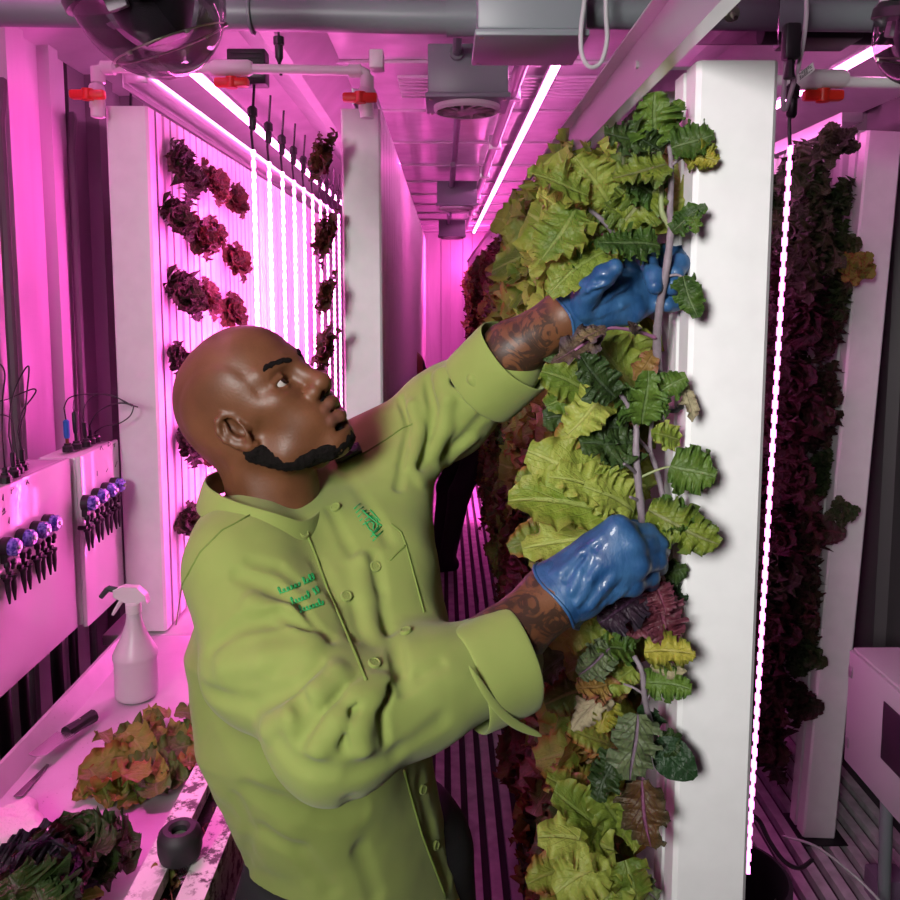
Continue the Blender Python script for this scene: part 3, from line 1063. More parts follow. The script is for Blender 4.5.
def hands(S, d=0.0, k=.006):
    """d: how much thicker than the bare hand"""
    # right
    S.chain([WR + 0 * WR, J(575, 585, .965), J(600, 563, .965)], [.0375 + d, .037 + d, .036 + d], .02)
    S.chain([J(578, 578, .97), R_kn[0]], [.026 + d, .0145 + d], .02)
    for q, r in zip(R_kn, (.0135, .014, .0135, .0125)):
        S.cap(J(592, 574, .965), q, .026 + d, r + d, .016)
    for ch, r in zip(R_f, (.0105, .0108, .0102, .0092)):
        S.chain(ch, [r * 1.18 + d, r * 1.05 + d, r + d, r * .88 + d], k)
    S.chain(R_th, [.016 + d, .0125 + d, .0112 + d, .0095 + d], .008)
    # left
    S.chain([WL, J(588, 306, 1.122), J(606, 300, 1.12)], [.0365 + d, .034 + d, .028 + d], .02)
    for q, r in zip(L_f, (.0135, .014, .0135, .0125)):
        S.cap(J(598, 302, 1.115), q[0], .024 + d, r + d, .02)
    S.cap(J(590, 302, 1.10), J(608, 290, 1.095), .021 + d, .018 + d, .02)          # ball of the thumb
    S.cap(J(598, 314, 1.105), J(632, 312, 1.105), .017 + d, .015 + d, .018)         # heel of the hand
    for ch, r in zip(L_f, (.0105, .0110, .0104, .0092)):
        S.chain(ch, [r * 1.12 + d, r * 1.06 + d, r * 1.02 + d, r + d, r * .90 + d], k)
    S.chain(L_th, [.0165 + d, .0138 + d, .0125 + d, .0105 + d], .008)


# ---- the body, one continuous surface
BODY = SDF()
build_head(BODY)
BODY.chain([hw((-.038, 0, -.03)), hw((-.03, 0, -.075)) * .55 + NB * .45, NB + np.array([.0, .0, -.03])], [.056, .055, .062], .03)
for s in (-1, 1):
    BODY.cap(hw((-.03, s * .055, -.03)), NB + nrm(FW * .6 - WD * 0) * .035 + WD * s * .02 + np.array([0, 0, -.01]), .012, .012, .02)  # neck muscle
BODY.ell(hw((.035, 0, -.112)) , (.012, .012, .012), .02)
BODY.loft(PV + np.array([0, 0, -.10]), NB + np.array([0, 0, .0]), WD, [(0, .12, .09), (.25, .11, .08), (.6, .12, .08), (.85, .11, .065), (1.0, .05, .048)], .05)
BODY.chain([SR + np.array([.03, .02, 0]), ER, J(496, 650, .92), WR], [.036, .034, .042, .036], .02)
BODY.chain([SL, EL, J(510, 352, 1.165), WL], [.036, .034, .041, .035], .02)
hands(BODY, -.0028)
BODY.chain([HL, KL, AL], [.08, .052, .036], .03)
BODY.chain([HR, KR, AR], [.08, .052, .036], .03)
for A in (AL, AR):
    BODY.cap(A + np.array([0, 0, -.04]), A + FW * .15 + np.array([0, 0, -.052]), .036, .028, .03)

bm_, BP = sdf_mesh(BODY, (-.55, .70, 0.0), (.42, 1.50, 1.92), .0022, 'person')
H = (BP - HO) @ HF.T / HS                                                   # head coordinates of every vertex
inhead = (BP[:, 2] > 1.40) & (np.linalg.norm(BP - HO, axis=1) < .16)
lip = np.zeros(len(BP))
def near_chain(P, pts, r):
    d = np.full(len(P), 9.0)
    for a, b in zip(pts[:-1], pts[1:]):
        a = np.array(a); b = np.array(b); ab = b - a
        t = np.clip(((P - a) @ ab) / (ab @ ab), 0, 1)
        d = np.minimum(d, np.linalg.norm(P - a - t[:, None] * ab, axis=1) - r)
    return d
dl = np.minimum(near_chain(H, LIP_U, .0076), near_chain(H, LIP_L, .0090))
lip = np.where(inhead, np.clip(1 - dl / .0025, 0, 1), 0)
attr(bm_, 'lip', lip)
# close-cropped shadow of moustache, beard edge and brows: hair stubble density
mous = near_chain(H, [(.080, -.028, -.060), (.090, -.022, -.051), (.0985, -.006, -.0475), (.0985, .006, -.0475), (.090, .022, -.051), (.080, .028, -.060)], .004)
st = np.clip(1 - mous / .006, 0, 1) * .8
st = np.maximum(st, np.clip(1 - near_chain(H, [(.092, 0, -.084), (.088, 0, -.095)], .007) / .008, 0, 1) * .8)
attr(bm_, 'stubble', np.where(inhead, st, 0))
arm = np.zeros(len(BP))
for a, b in ((J(496, 650, .92), WR), (J(510, 352, 1.165), WL)):
    ab = b - a; t = ((BP - a) @ ab) / (ab @ ab)
    dd = np.linalg.norm(BP - a - np.clip(t, 0, 1)[:, None] * ab, axis=1)
    arm = np.maximum(arm, np.where((dd < .06) & (t > -.3), np.clip((1.02 - t) * 9, 0, 1), 0))
attr(bm_, 'tattoo', arm)

t = NT('brown_skin')
p = t.pbsdf(None, .46, 0, .38)
p.inputs['Subsurface Weight'].default_value = .06
p.inputs['Subsurface Radius'].default_value = (.012, .004, .002)
p.inputs['Subsurface Scale'].default_value = .4
co = t.coord()
base = t.ramp(t.noise(co, 16, 4), [(.3, srgb(92, 57, 36)), (.7, srgb(118, 76, 50))])
base = t.mix(t.math('MULTIPLY', t.noise(co, 420, 2), .22), base, srgb(58, 32, 20))
def at_(nm):
    a = t.n('Attribute'); a.attribute_name = nm; return a.outputs['Fac']
base = t.mix(t.math('MULTIPLY', at_('lip'), .75), base, srgb(104, 66, 58))
base = t.mix(at_('stubble'), base, srgb(26, 17, 13))
vo = t.n('TexNoise'); vo.inputs['Scale'].default_value = 26; vo.inputs['Detail'].default_value = 5; vo.inputs['Distortion'].default_value = 2.2
t.l(co, vo.inputs['Vector'])
ink = t.ramp(vo.outputs[0], [(.44, (0, 0, 0, 1)), (.50, (1, 1, 1, 1)), (.60, (.9, .9, .9, 1)), (.64, (.2, .2, .2, 1))])
base = t.mix(t.math('MULTIPLY', t.math('MULTIPLY', ink, at_('tattoo')), .8), base, srgb(38, 31, 28))
t.l(base, p.inputs['Base Color'])
t.bump(t.noise(co, 320, 3), p, .18, .0015)
M['skin'] = t.m
bm_.materials.append(M['skin'])
man = link('person', bm_)
tag(man, 'bald bearded person in a green chef jacket and blue gloves reaching into the leafy towers', 'person')

# eyes
white = plain('eye_white', (.50, .46, .42, 1), .12)
iris = plain('dark_iris', (.022, .010, .006, 1), .06)
for s in (-1, 1):
    c = np.array((.0715, s * .0325, .003))
    gz = nrm(np.array([.90, .16, .18]))                                       # gaze, in head coordinates
    mb = MB(); mb.lathe([(.0132 * math.sin(a), -.0132 * math.cos(a)) for a in np.linspace(.02, PI - .02, 18)], hw(c), 24, gz @ HF)
    e = mb.build('eye', white, man, 180)
    mb = MB(); mb.lathe([(.0066 * math.cos(a), .0112 + .0026 * math.sin(a)) for a in np.linspace(0, PI / 2 - .02, 8)], hw(c), 24, gz @ HF)
    mb.build('iris', iris, e, 180)

# beard, brows: short hair standing off the skin
hair = plain('black_hair', (.006, .0045, .004, 1), .9, spec=.15, bump=.9, scale=900)
def hair_shell(name, region, thick, h, lo, hi, amp, fs=420):
    S = SDF()
    def fn(P):
        n = vnoise(P, fs, 3) * amp + vnoise(P, fs * 2.3, 5) * amp * .5
        return BODY(P) - thick + n
    S._add('u', fn, HO, 1.0, .001)
    S._add('i', lambda P: region((P - HO) @ HF.T / HS) + vnoise(P, 260, 8) * .0018, HO, 1e9, .0015)
    me, _ = sdf_mesh(S, lo, hi, h, name)
    return link(name, me, man, hair)
def beard_region(q):
    d = np.full(len(q), 9.0)
    for s in (-1, 1):
        d = np.minimum(d, near_chain(q, [(.004, s * .068, -.052), (.028, s * .055, -.086), (.058, s * .034, -.104), (.080, s * .012, -.108), (.084, 0, -.108)], .0160))
        d = np.minimum(d, near_chain(q, [(.080, s * .012, -.104), (.081, s * .024, -.088)], .009))
    d = np.minimum(d, near_chain(q, [(.070, -.020, -.106), (.084, 0, -.107), (.070, .020, -.106)], .0182))
    return d
def bounds(pts, m):
    pts = np.array([hw(p_) for p_ in pts]); return pts.min(0) - m, pts.max(0) + m
lo_, hi_ = bounds([(0, -.075, -.05), (0, .075, -.05), (.1, -.03, -.12), (.1, .03, -.06), (.03, .05, -.12), (.03, -.05, -.12)], .03)
hair_shell('beard', beard_region, .0046, .0017, lo_, hi_, .0016)
mo = [(.081, -.031, -.074), (.084, -.031, -.064), (.091, -.0235, -.0530), (.1005, -.0065, -.0480), (.1005, .0065, -.0480), (.091, .0235, -.0530), (.084, .031, -.064), (.081, .031, -.074)]
lo_, hi_ = bounds(mo, .016)
hair_shell('moustache', lambda q: np.maximum(near_chain(q, mo, .0044), -np.minimum(near_chain(q, LIP_U, .0080), near_chain(q, LIP_L, .0096))), .0016, .0012, lo_, hi_, .0009, 800)
for s in (-1, 1):
    br = [(.0985, s * .012, .0235), (.0945, s * .026, .0300), (.081, s * .044, .0315), (.072, s * .052, .0270)]
    lo_, hi_ = bounds(br, .014)
    hair_shell('eyebrow', lambda q, br=br: near_chain(q, br, .0042), .0012, .0013, lo_, hi_, .0008, 700)

# ---- jacket
JK = SDF()
JK.loft(PV + np.array([0.030, 0, -.12]), NB + np.array([0, 0, -.002]), WD, [(0, .146, .132), (.16, .140, .126), (.36, .146, .124), (.60, .176, .130), (.80, .165, .110), (.93, .105, .080), (1.0, .074, .068)], .05)
JK.cap(SR + np.array([.02, .02, -.01]), J(268, 660, .915), .074, .080, .04)
JK.chain([SR + np.array([.01, .02, 0.0]), ER, J(420, 690, .885), J(497, 660, .925)], [.072, .0665, .060, .055], .035)
JK.cap(NB + np.array([-.03, 0, -.01]), SR + np.array([.0, 0, .012]), .055, .058, .05)
JK.chain([SL + np.array([-.01, 0, -.005]), J(448, 412, 1.24), J(505, 365, 1.18)], [.068, .064, .057], .04)
JK.cap(NB + np.array([.03, .02, -.02]), SL + np.array([0, 0, .0]), .05, .055, .05)
JK.ell(J(352, 600, 1.06), (.10, .085, .13), .06)
JK.ell(J(378, 645, 1.06), (.095, .08, .13), .06)
JK.ell(J(370, 640, .985), (.085, .065, .10), .06)
JK.cap(J(385, 560, 1.05), J(400, 480, 1.15), .06, .05, .05)
JKB = SDF(); JKB.ops = list(JK.ops)                                           # smooth base for tracing
def fold(px, w, depth, ridge=False):
    pts = JKB.trace(px)
    n = JKB.grad(pts)
    if ridge: JK.chain([q - m * (w - depth * 1.0) for q, m in zip(pts, n)], w, w * 1.0)
    else: JK.chain([q + m * (w - depth * .8) for q, m in zip(pts, n)], w, w * .65, 's')
G, D = False, True
for px, w, dp, rd in [
    ([(213, 648), (240, 624), (297, 619), (330, 640)], .011, .005, G), ([(205, 690), (250, 706), (300, 688), (322, 668)], .012, .006, G),
    ([(225, 668), (262, 662), (305, 650)], .014, .005, D), ([(300, 742), (322, 712), (345, 690), (362, 678)], .009, .008, G),
    ([(318, 752), (338, 722), (360, 700), (372, 684)], .011, .007, D), ([(345, 745), (355, 715), (372, 690)], .008, .008, G),
    ([(363, 752), (360, 728), (372, 700), (384, 684)], .010, .008, D), ([(385, 742), (380, 715), (388, 690)], .008, .007, G),
    ([(265, 730), (290, 716), (315, 694), (335, 672)], .011, .006, D), ([(352, 772), (395, 752), (440, 722)], .014, .004, G),
    ([(405, 690), (420, 676), (440, 664)], .009, .004, G), ([(280, 745), (300, 765), (330, 772)], .012, .004, G),
    ([(250, 561), (279, 567), (300, 582)], .008, .004, G), ([(236, 575), (272, 588), (300, 606), (318, 634)], .009, .006, G),
    ([(250, 600), (285, 612), (312, 640)], .010, .005, D), ([(246, 625), (279, 615), (310, 630)], .008, .005, G),
    ([(331, 510), (345, 540), (362, 570)], .008, .004, G), ([(374, 556), (380, 590), (388, 630)], .009, .005, G),
    ([(360, 560), (366, 600), (376, 640)], .010, .004, D), ([(318, 560), (335, 600), (352, 640)], .010, .004, G),
    ([(345, 470), (365, 500), (388, 540)], .010, .004, G), ([(400, 398), (410, 425), (402, 465), (398, 488)], .008, .007, G),
    ([(413, 405), (420, 430), (412, 468)], .008, .005, D), ([(427, 378), (433, 410), (430, 445), (420, 468)], .009, .008, G),
    ([(440, 372), (448, 400), (446, 430), (432, 458)], .010, .006, D), ([(445, 357), (458, 382), (478, 405), (490, 418)], .008, .006, G),
    ([(440, 456), (460, 443), (485, 415)], .009, .006, G), ([(420, 480), (448, 462), (474, 440)], .010, .004, D),
    ([(462, 352), (472, 378), (485, 396)], .008, .005, D), ([(395, 640), (402, 690)], .010, .004, G),
    ([(250, 790), (300, 810), (360, 812)], .016, .005, G), ([(262, 830), (300, 850), (330, 890)], .014, .005, G),
    ([(350, 800), (360, 850), (375, 895)], .014, .004, G), ([(420, 780), (430, 830), (448, 880)], .014, .005, G),
    ([(452, 770), (458, 820), (462, 870)], .012, .004, D), ([(235, 800), (250, 830), (246, 870)], .012, .004, G), ([(300, 700), (310, 720), (300, 740)], .01, .004, G)]:
    fold(px, w, dp, rd)
JK.post.append(lambda P, d: d + .0030 * vnoise(P, 13, 2) + .0018 * vnoise(P, 32, 4))
# ends: hem, cuffs and neck are cut open by the things worn over and under them
JK.half(J(511, 637, .935), nrm(WR - ER)) if False else None
jm, JP = sdf_mesh(JK, (-.5, .70, .70), (.30, 1.50, 1.76), .0034, 'jacket')
t = NT('lime_green_twill')
p = t.pbsdf(None, .82, 0, .25)
p.inputs['Sheen Weight'].default_value = .15
co = t.coord()
t.l(t.ramp(t.noise(co, 8, 4), [(.3, srgb(126, 140, 70)), (.7, srgb(138, 152, 80))]), p.inputs['Base Color'])
wv = t.n('TexWave'); wv.inputs['Scale'].default_value = 420; wv.bands_direction = 'DIAGONAL'; t.l(co, wv.inputs['Vector'])
t.bump(t.math('ADD', t.math('MULTIPLY', wv.outputs['Fac'], .25), t.noise(co, 60, 4)), p, .22, .0025)
M['jacket'] = t.m
jacket = link('jacket', jm, man, M['jacket'])
thread = plain('olive_seam_thread', srgb(112, 132, 58), .8)
green = plain('emerald_embroidery', srgb(16, 160, 84), .5, bump=.5, scale=600)


def stitched(name, lines, r, mat, parent, lift=.0, sm=3):
    mb = MB()
    for px in lines:
        px = np.array(px, float)
        q = [px[0]]
        for a, b in zip(px[:-1], px[1:]):
            for k in range(1, sm + 1): q.append(a + (b - a) * k / sm)
        pts = JK.trace(q); n = JK.grad(pts)
        mb.tube(pts + n * lift, r, 6)
    return mb.build(name, mat, parent, 180)


stitched('placket_seam', [[(303, 524), (316, 556), (328, 590), (342, 622), (356, 655), (366, 680)]], .0017, thread, jacket)
stitched('placket_seam', [[(404, 770), (412, 800), (422, 835), (436, 872), (446, 898)]], .0017, thread, jacket)
stitched('seam', [[(360, 455), (385, 440), (402, 428), (412, 424)]], .0012, thread, jacket)
stitched('seam', [[(250, 515), (222, 530), (200, 552), (182, 585), (176, 625)]], .0013, thread, jacket)
stitched('chest_pocket', [[(391, 524), (401, 532), (406, 545), (410, 560), (418, 590), (424, 612)], [(406, 545), (398, 552), (390, 560)]], .0014, thread, jacket)
for bx, by in ((303, 534), (336, 508), (346, 597), (375, 567), (374, 664), (406, 632), (422, 789), (435, 845)):
    q = JK.trace([(bx, by)])[0]; n = JK.grad(q[None])[0]
    mb = MB(); mb.lathe([(.0068, -.001), (.0072, .001), (.0066, .0030), (.0052, .0032), (.0046, .0022), (0, .0022)], q + n * .001, 20, n)
    b_ = mb.build('button', M['jacket'], jacket)
    mb = MB()
    for a in range(4):
        s_ = nrm(np.cross(n, (0, 0, 1))); s2 = np.cross(n, s_)
        mb.lathe([(.0008, 0), (.0008, .0006)], q + n * .0031 + (s_ * (1 if a % 2 else -1) + s2 * (1 if a // 2 else -1)) * .0016, 6, n)
    mb.build('thread', thread, b_)
# embroidered words (three cursive lines) and emblem
def script(x0, y0, x1, y1, n, seed, amp):
    r = random.Random(seed); pts = []
    d = np.array([x1 - x0, y1 - y0], float); L = np.linalg.norm(d); d /= L; nn = np.array([-d[1], d[0]])
    tall = [r.random() < .25 for _ in range(n)]; tall[0] = True
    for i in range(n):
        for k in range(7):
            a = k / 7 * 2 * PI
            c = (i + .5 + .33 * math.sin(a) + .5 * k / 7) / (n + .5) * L
            hh = -amp * (1.9 if tall[i] else 1.0) * (1 - math.cos(a)) / 2
            pts.append(np.array([x0, y0]) + d * c + nn * hh)
    return pts
stitched('embroidered_name', [script(278, 595, 303, 585, 6, 1, 4.0), script(303, 585, 317, 579, 4, 2, 4.0), script(291, 605, 312, 597, 6, 3, 4.0), script(314, 596, 322, 591, 2, 4, 4.0), script(299, 613, 326, 604, 8, 5, 4.0)], .0007, green, jacket, .0004, 1)
stitched('embroidered_emblem', [[(354, 509), (360, 504)], [(356, 513), (363, 507)], [(358, 517), (366, 510)], [(360, 521), (369, 513)], [(363, 525), (372, 517)], [(365, 520), (371, 516), (377, 520), (378, 527), (374, 533), (370, 530), (365, 522)],
    [(366, 524), (370, 521), (374, 524), (373, 529)], [(371, 537), (381, 527)], [(373, 541), (383, 531)], [(362, 510), (368, 516), (376, 522), (382, 526)], [(376, 516), (370, 510)], [(380, 521), (374, 514)], [(377, 537), (372, 533)]], .0009, green, jacket, .0004, 1)


def tri_solid(name, A, B, thick, mat, parent, closed=True, mid=3):
    """cloth band between two edges, thickened"""
    A, B = np.asarray(A, float), np.asarray(B, float)
    m = len(A); V = []
    for k in range(mid + 1): V += list(A + (B - A) * k / mid)
    Fc = []
    for k in range(mid):
        for i in range(m if closed else m - 1):
            j = (i + 1) % m
            Fc.append((k * m + i, k * m + j, (k + 1) * m + j, (k + 1) * m + i))
    mb = MB(); mb.raw(V, Fc)
    o = mb.build(name, mat, parent, 60)
    md = o.modifiers.new('thickness', 'SOLIDIFY'); md.thickness = thick; md.offset = 0
    sb = o.modifiers.new('smooth', 'SUBSURF'); sb.levels = 1; sb.render_levels = 2
    return o


# stand-up collar
T_ = [J(*r) for r in [(301, 522, .985), (282, 514, .972), (255, 507, .968), (228, 499, .980), (209, 488, 1.01), (203, 479, 1.05), (212, 471, 1.10), (240, 466, 1.15), (275, 464, 1.18), (305, 466, 1.175), (322, 474, 1.145), (329, 488, 1.10), (325, 505, 1.05), (313, 517, 1.005)]]
cc = np.mean(T_, 0)
B_ = [q + nrm((q - cc) * np.array([1, 1, 0])) * .013 + np.array([0, 0, -.038]) for q in T_]
T2 = T_[1:] + [T_[0] + np.array([-.008, .0, -.002])]
tri_solid('collar', T_, B_, .004, M['jacket'], jacket)


def cuff(c0, c1, r0, r1, flat, n=26, flare=None):
    c0, c1 = np.asarray(c0), np.asarray(c1)
    ax = nrm(c1 - c0); ref = nrm(np.cross(ax, (0, 1.0, 0))); r2 = np.cross(ax, ref)
    A, Bq = [], []
    for k in range(n):
        a = 2 * PI * k / n
        e = ref * math.cos(a) + r2 * math.sin(a) * flat
        wob = 1 + .035 * math.sin(3 * a + .6) + .02 * math.sin(5 * a)
        A.append(c0 + e * r0 * wob)
        q = c1 + e * r1 * wob
        if flare is not None:
            w_ = max(0, math.cos(a - flare[0])) ** 6
            q = q + flare[1] * w_
        Bq.append(q)
    return A, Bq, ax


A, Bq, ax = cuff(J(462, 682, .895), J(515, 657, .93), .0605, .064, .95)
# the loose corner of the near cuff hangs out below it
k_ = int(np.argmin([q[2] - q[1] * .3 for q in Bq]))
o = tri_solid('cuff', A, Bq, .004, M['jacket'], jacket)
mb = MB()
fl_ = [J(462, 655, .845), J(478, 690, .835), J(500, 722, .85), J(522, 734, .87), J(547, 740, .885), J(540, 731, .885), J(520, 722, .868), J(500, 706, .85), J(482, 678, .84)]
mb.raw(fl_, [(0, 1, 8), (1, 2, 7, 8), (2, 3, 6, 7), (3, 4, 5, 6)])
o = mb.build('cuff_flap', M['jacket'], jacket, 60)
md = o.modifiers.new('t', 'SOLIDIFY'); md.thickness = .004; md.offset = 0
o.modifiers.new('s', 'SUBSURF').render_levels = 2
A, Bq, ax = cuff(J(480, 388, 1.205), J(517, 353, 1.165), .064, .064, .95)
tri_solid('cuff', A, Bq, .004, M['jacket'], jacket)

# shirt edge inside the collar, trousers and shoes
black_cloth = plain('black_trouser_cloth', (.010, .010, .012, 1), .85, bump=.3, scale=80)
TR = SDF()
TR.loft(PV + np.array([0, 0, -.16]), PV + np.array([0, 0, .06]), HIPW, [(0, .172, .122), (1, .16, .115)], .05)
TR.chain([HL + np.array([.012, .01, 0]), KL, AL + np.array([0, 0, -.02])], [.100, .074, .062], .04)
TR.chain([HR, KR, AR + np.array([0, 0, -.02])], [.100, .074, .062], .04)
TR.post.append(lambda P, d: d + .004 * vnoise(P, 11, 6))
tm, _ = sdf_mesh(TR, (-.55, .7, 0.0), (.35, 1.55, 1.05), .008, 'trousers')
link('trousers', tm, man, black_cloth)
for A_ in (AL, AR):
    SH = SDF()
    SH.cap(A_ + np.array([0, 0, -.035]), A_ + FW * .16 + np.array([0, 0, -.045]), .047, .040, .03)
    SH.ell(A_ + np.array([0, 0, -.01]), (.05, .05, .05), .03)
    SH.half((0, 0, 0.004), (0, 0, -1))
    sm_, _ = sdf_mesh(SH, A_ - .28, A_ + .28, .006, 'shoe')
    link('shoe', sm_, man, M['black'])

# ---- gloves
t = NT('blue_nitrile')
p = t.pbsdf(None, .48, 0, .35)
co = t.coord()
t.l(t.ramp(t.noise(co, 30, 3), [(.3, srgb(22, 62, 108)), (.7, srgb(54, 96, 138))]), p.inputs['Base Color'])
p.inputs['Coat Weight'].default_value = .15
mp = t.coord(scale=(1, 1, .45))
t.bump(t.noise(mp, 95, 4, .6), p, .5, .003)
M['glove'] = t.m
GL = SDF()
hands(GL, .0012, .007)
axR, axL = nrm(J(600, 563, .965) - WR), nrm(J(606, 300, 1.12) - WL)
GL.post.append(lambda P, d: d + .0012 * vnoise(P * np.array([.6, 1, 1]), 75, 1))
def glove_crease(px, w, ridge):
    B_0 = SDF(); B_0.ops = list(GLB)
    pts = B_0.trace(px); n = B_0.grad(pts)
    for i in range(len(pts) - 1):
        GL.cap(pts[i] + n[i] * (w * .45 if not ridge else -w * .45), pts[i + 1] + n[i + 1] * (w * .6 if not ridge else -w * .7), w, w * .7, w * 1.5, 'u' if ridge else 's')
GLB = list(GL.ops)
for px, rd in (([(577, 604), (590, 580), (598, 566)], 1), ([(584, 607), (598, 586), (606, 574)], 0), ([(592, 607), (606, 588), (614, 577)], 1), ([(602, 605), (616, 590), (622, 582)], 0), ([(566, 580), (584, 558), (598, 545)], 0), ([(560, 572), (580, 552), (600, 536)], 1),
               ([(612, 602), (626, 590)], 1), ([(572, 592), (580, 570), (590, 552)], 1), ([(596, 309), (616, 298), (634, 288)], 0), ([(600, 316), (622, 306), (640, 297)], 1), ([(584, 298), (592, 291), (600, 289)], 0), ([(588, 290), (596, 286), (604, 285)], 1), ([(596, 282), (602, 280), (607, 281)], 0), ([(604, 300), (622, 288), (636, 276)], 1)):
    glove_crease(px, .0035, rd)
for nm, c, a, lo, hi, ring in (('glove', J(566, 590, .967), axR, J(545, 640, .88) - .03, J(668, 505, 1.08) + .03, (J(562, 592, .967), .041)),
                               ('glove', J(572, 313, 1.122), axL, J(555, 340, 1.0) - .03, J(700, 230, 1.17) + .03, (J(571, 314, 1.122), .039))):
    g = SDF(); g.ops = [o_ for o_ in GL.ops if np.linalg.norm(o_[3] - (np.asarray(lo) + hi) / 2) < .16]; g.post = GL.post
    side = a
    g.half(c - a * .006, -a, .003)
    lo2, hi2 = np.minimum(lo, hi), np.maximum(lo, hi)
    me, _ = sdf_mesh(g, lo2, hi2, .0019, nm)
    go = link(nm, me, man, M['glove'])
    ref = nrm(np.cross(a, (0, 1, 0))); r2 = np.cross(a, ref)
    q = ring[0]
    A = []; Bq = []
    for k in range(30):
        th = 2 * PI * k / 30
        wv_ = 1 + .05 * math.sin(4 * th + 1) + .03 * math.sin(9 * th)
        e = ref * math.cos(th) + r2 * math.sin(th)
        A.append(q + a * .018 + e * ring[1] * .98)
        Bq.append(q - a * (.008 + .004 * math.sin(3 * th)) + e * ring[1] * 1.12 * wv_)
    co_ = tri_solid('glove_cuff', A, Bq, .0016, M['glove'], go)
    mb = MB(); mb.tube(Bq, .0022, 8, closed=True); mb.build('rolled_edge', M['glove'], go, 180)

# clip-on microphone at the collar
q = JK.trace([(349, 455)])[0]; n = JK.grad(q[None])[0]
tx = nrm(at(366, 447, 1.1) - at(337, 463, 1.1)); tx = nrm(tx - n * (tx @ n)); ty = np.cross(n, tx)
mic = thing('clip_microphone', 'small black clip microphone pinned on the green collar', 'microphone', q + n * .006)
RM = np.stack([tx, ty, n], 1)
mb2 = MB(); mb2.box((-.020, -.008, -.004), (.020, .008, .005), .0015)
mb2.v = [tuple(RM @ np.array(v_)) for v_ in mb2.v]
mb2.build('body', M['black'], mic)
mb2 = MB(); mb2.lathe([(.006, .004), (.006, .0065), (.0045, .007), (.004, .006), (0, .006)], (.011, 0, .0), 18)
mb2.v = [tuple(RM @ np.array(v_)) for v_ in mb2.v]
mb2.build('grille', M['pipe'], mic)
mb2 = MB(); mb2.box((-.016, -.001, .005), (.002, .001, .0056))
mb2.v = [tuple(RM @ np.array(v_)) for v_ in mb2.v]
mb2.build('clip', M['alu'], mic)
# ------------------------------------------------------------------ leaves
def leaf_mat(name, a, b, edge, vein, tr=.22, rough=.45, vk=.34):
    """a..b: body colour spread, edge: rim colour, vein: midrib and side veins"""
    t = NT(name)
    co = t.coord()
    uv = t.n('UVMap').outputs[0]
    sx = t.n('SeparateXYZ'); t.l(uv, sx.inputs[0])
    U = t.math('ABSOLUTE', t.math('SUBTRACT', t.math('MULTIPLY', sx.outputs[0], 2.0), 1.0))
    tint = t.n('Attribute'); tint.attribute_name = 'tint'
    oi = t.n('ObjectInfo')
    f = t.math('ADD', t.math('MULTIPLY', t.noise(co, 55, 4), .7), t.math('MULTIPLY', tint.outputs['Fac'], .5))
    f = t.math('ADD', f, t.math('MULTIPLY', t.math('SUBTRACT', oi.outputs['Random'], .5), .35))
    col = t.ramp(f, [(.30, a), (.85, b)])
    ef = t.ramp(t.math('ADD', U, t.math('MULTIPLY', t.math('SUBTRACT', t.noise(co, 40, 3), .5), .7)), [(.55, (0, 0, 0, 1)), (1.0, (1, 1, 1, 1))])
    col = t.mix(ef, col, edge)
    mid = t.ramp(U, [(.0, (1, 1, 1, 1)), (.05, (.9, .9, .9, 1)), (.10, (0, 0, 0, 1))])
    sv = t.math('FRACT', t.math('ADD', t.math('MULTIPLY', sx.outputs[1], 7.0), t.math('MULTIPLY', U, -3.2)))
    side = t.ramp(t.math('ABSOLUTE', t.math('SUBTRACT', sv, .5)), [(.0, (.65, .65, .65, 1)), (.075, (0, 0, 0, 1))])
    side = t.mix(U, side, (0, 0, 0, 1))
    vf = t.math('MULTIPLY', t.math('ADD', mid, side, True), vk)
    col = t.mix(vf, col, vein)
    p = t.n('BsdfPrincipled'); t.l(col, p.inputs['Base Color'])
    p.inputs['Roughness'].default_value = rough; p.inputs['Specular IOR Level'].default_value = .35
    trn = t.n('BsdfTranslucent'); t.l(col, trn.inputs[0])
    mx = t.n('MixShader'); mx.inputs[0].default_value = tr
    t.l(p.outputs[0], mx.inputs[1]); t.l(trn.outputs[0], mx.inputs[2]); t.l(mx.outputs[0], t.out.inputs[0])
    bm = t.n('Bump'); bm.inputs['Strength'].default_value = .8; bm.inputs['Distance'].default_value = .005
    h = t.math('SUBTRACT', t.noise(co, 120, 3), t.math('MULTIPLY', vf, 1.2))
    t.l(h, bm.inputs['Height']); t.l(bm.outputs[0], p.inputs['Normal'])
    return t.m


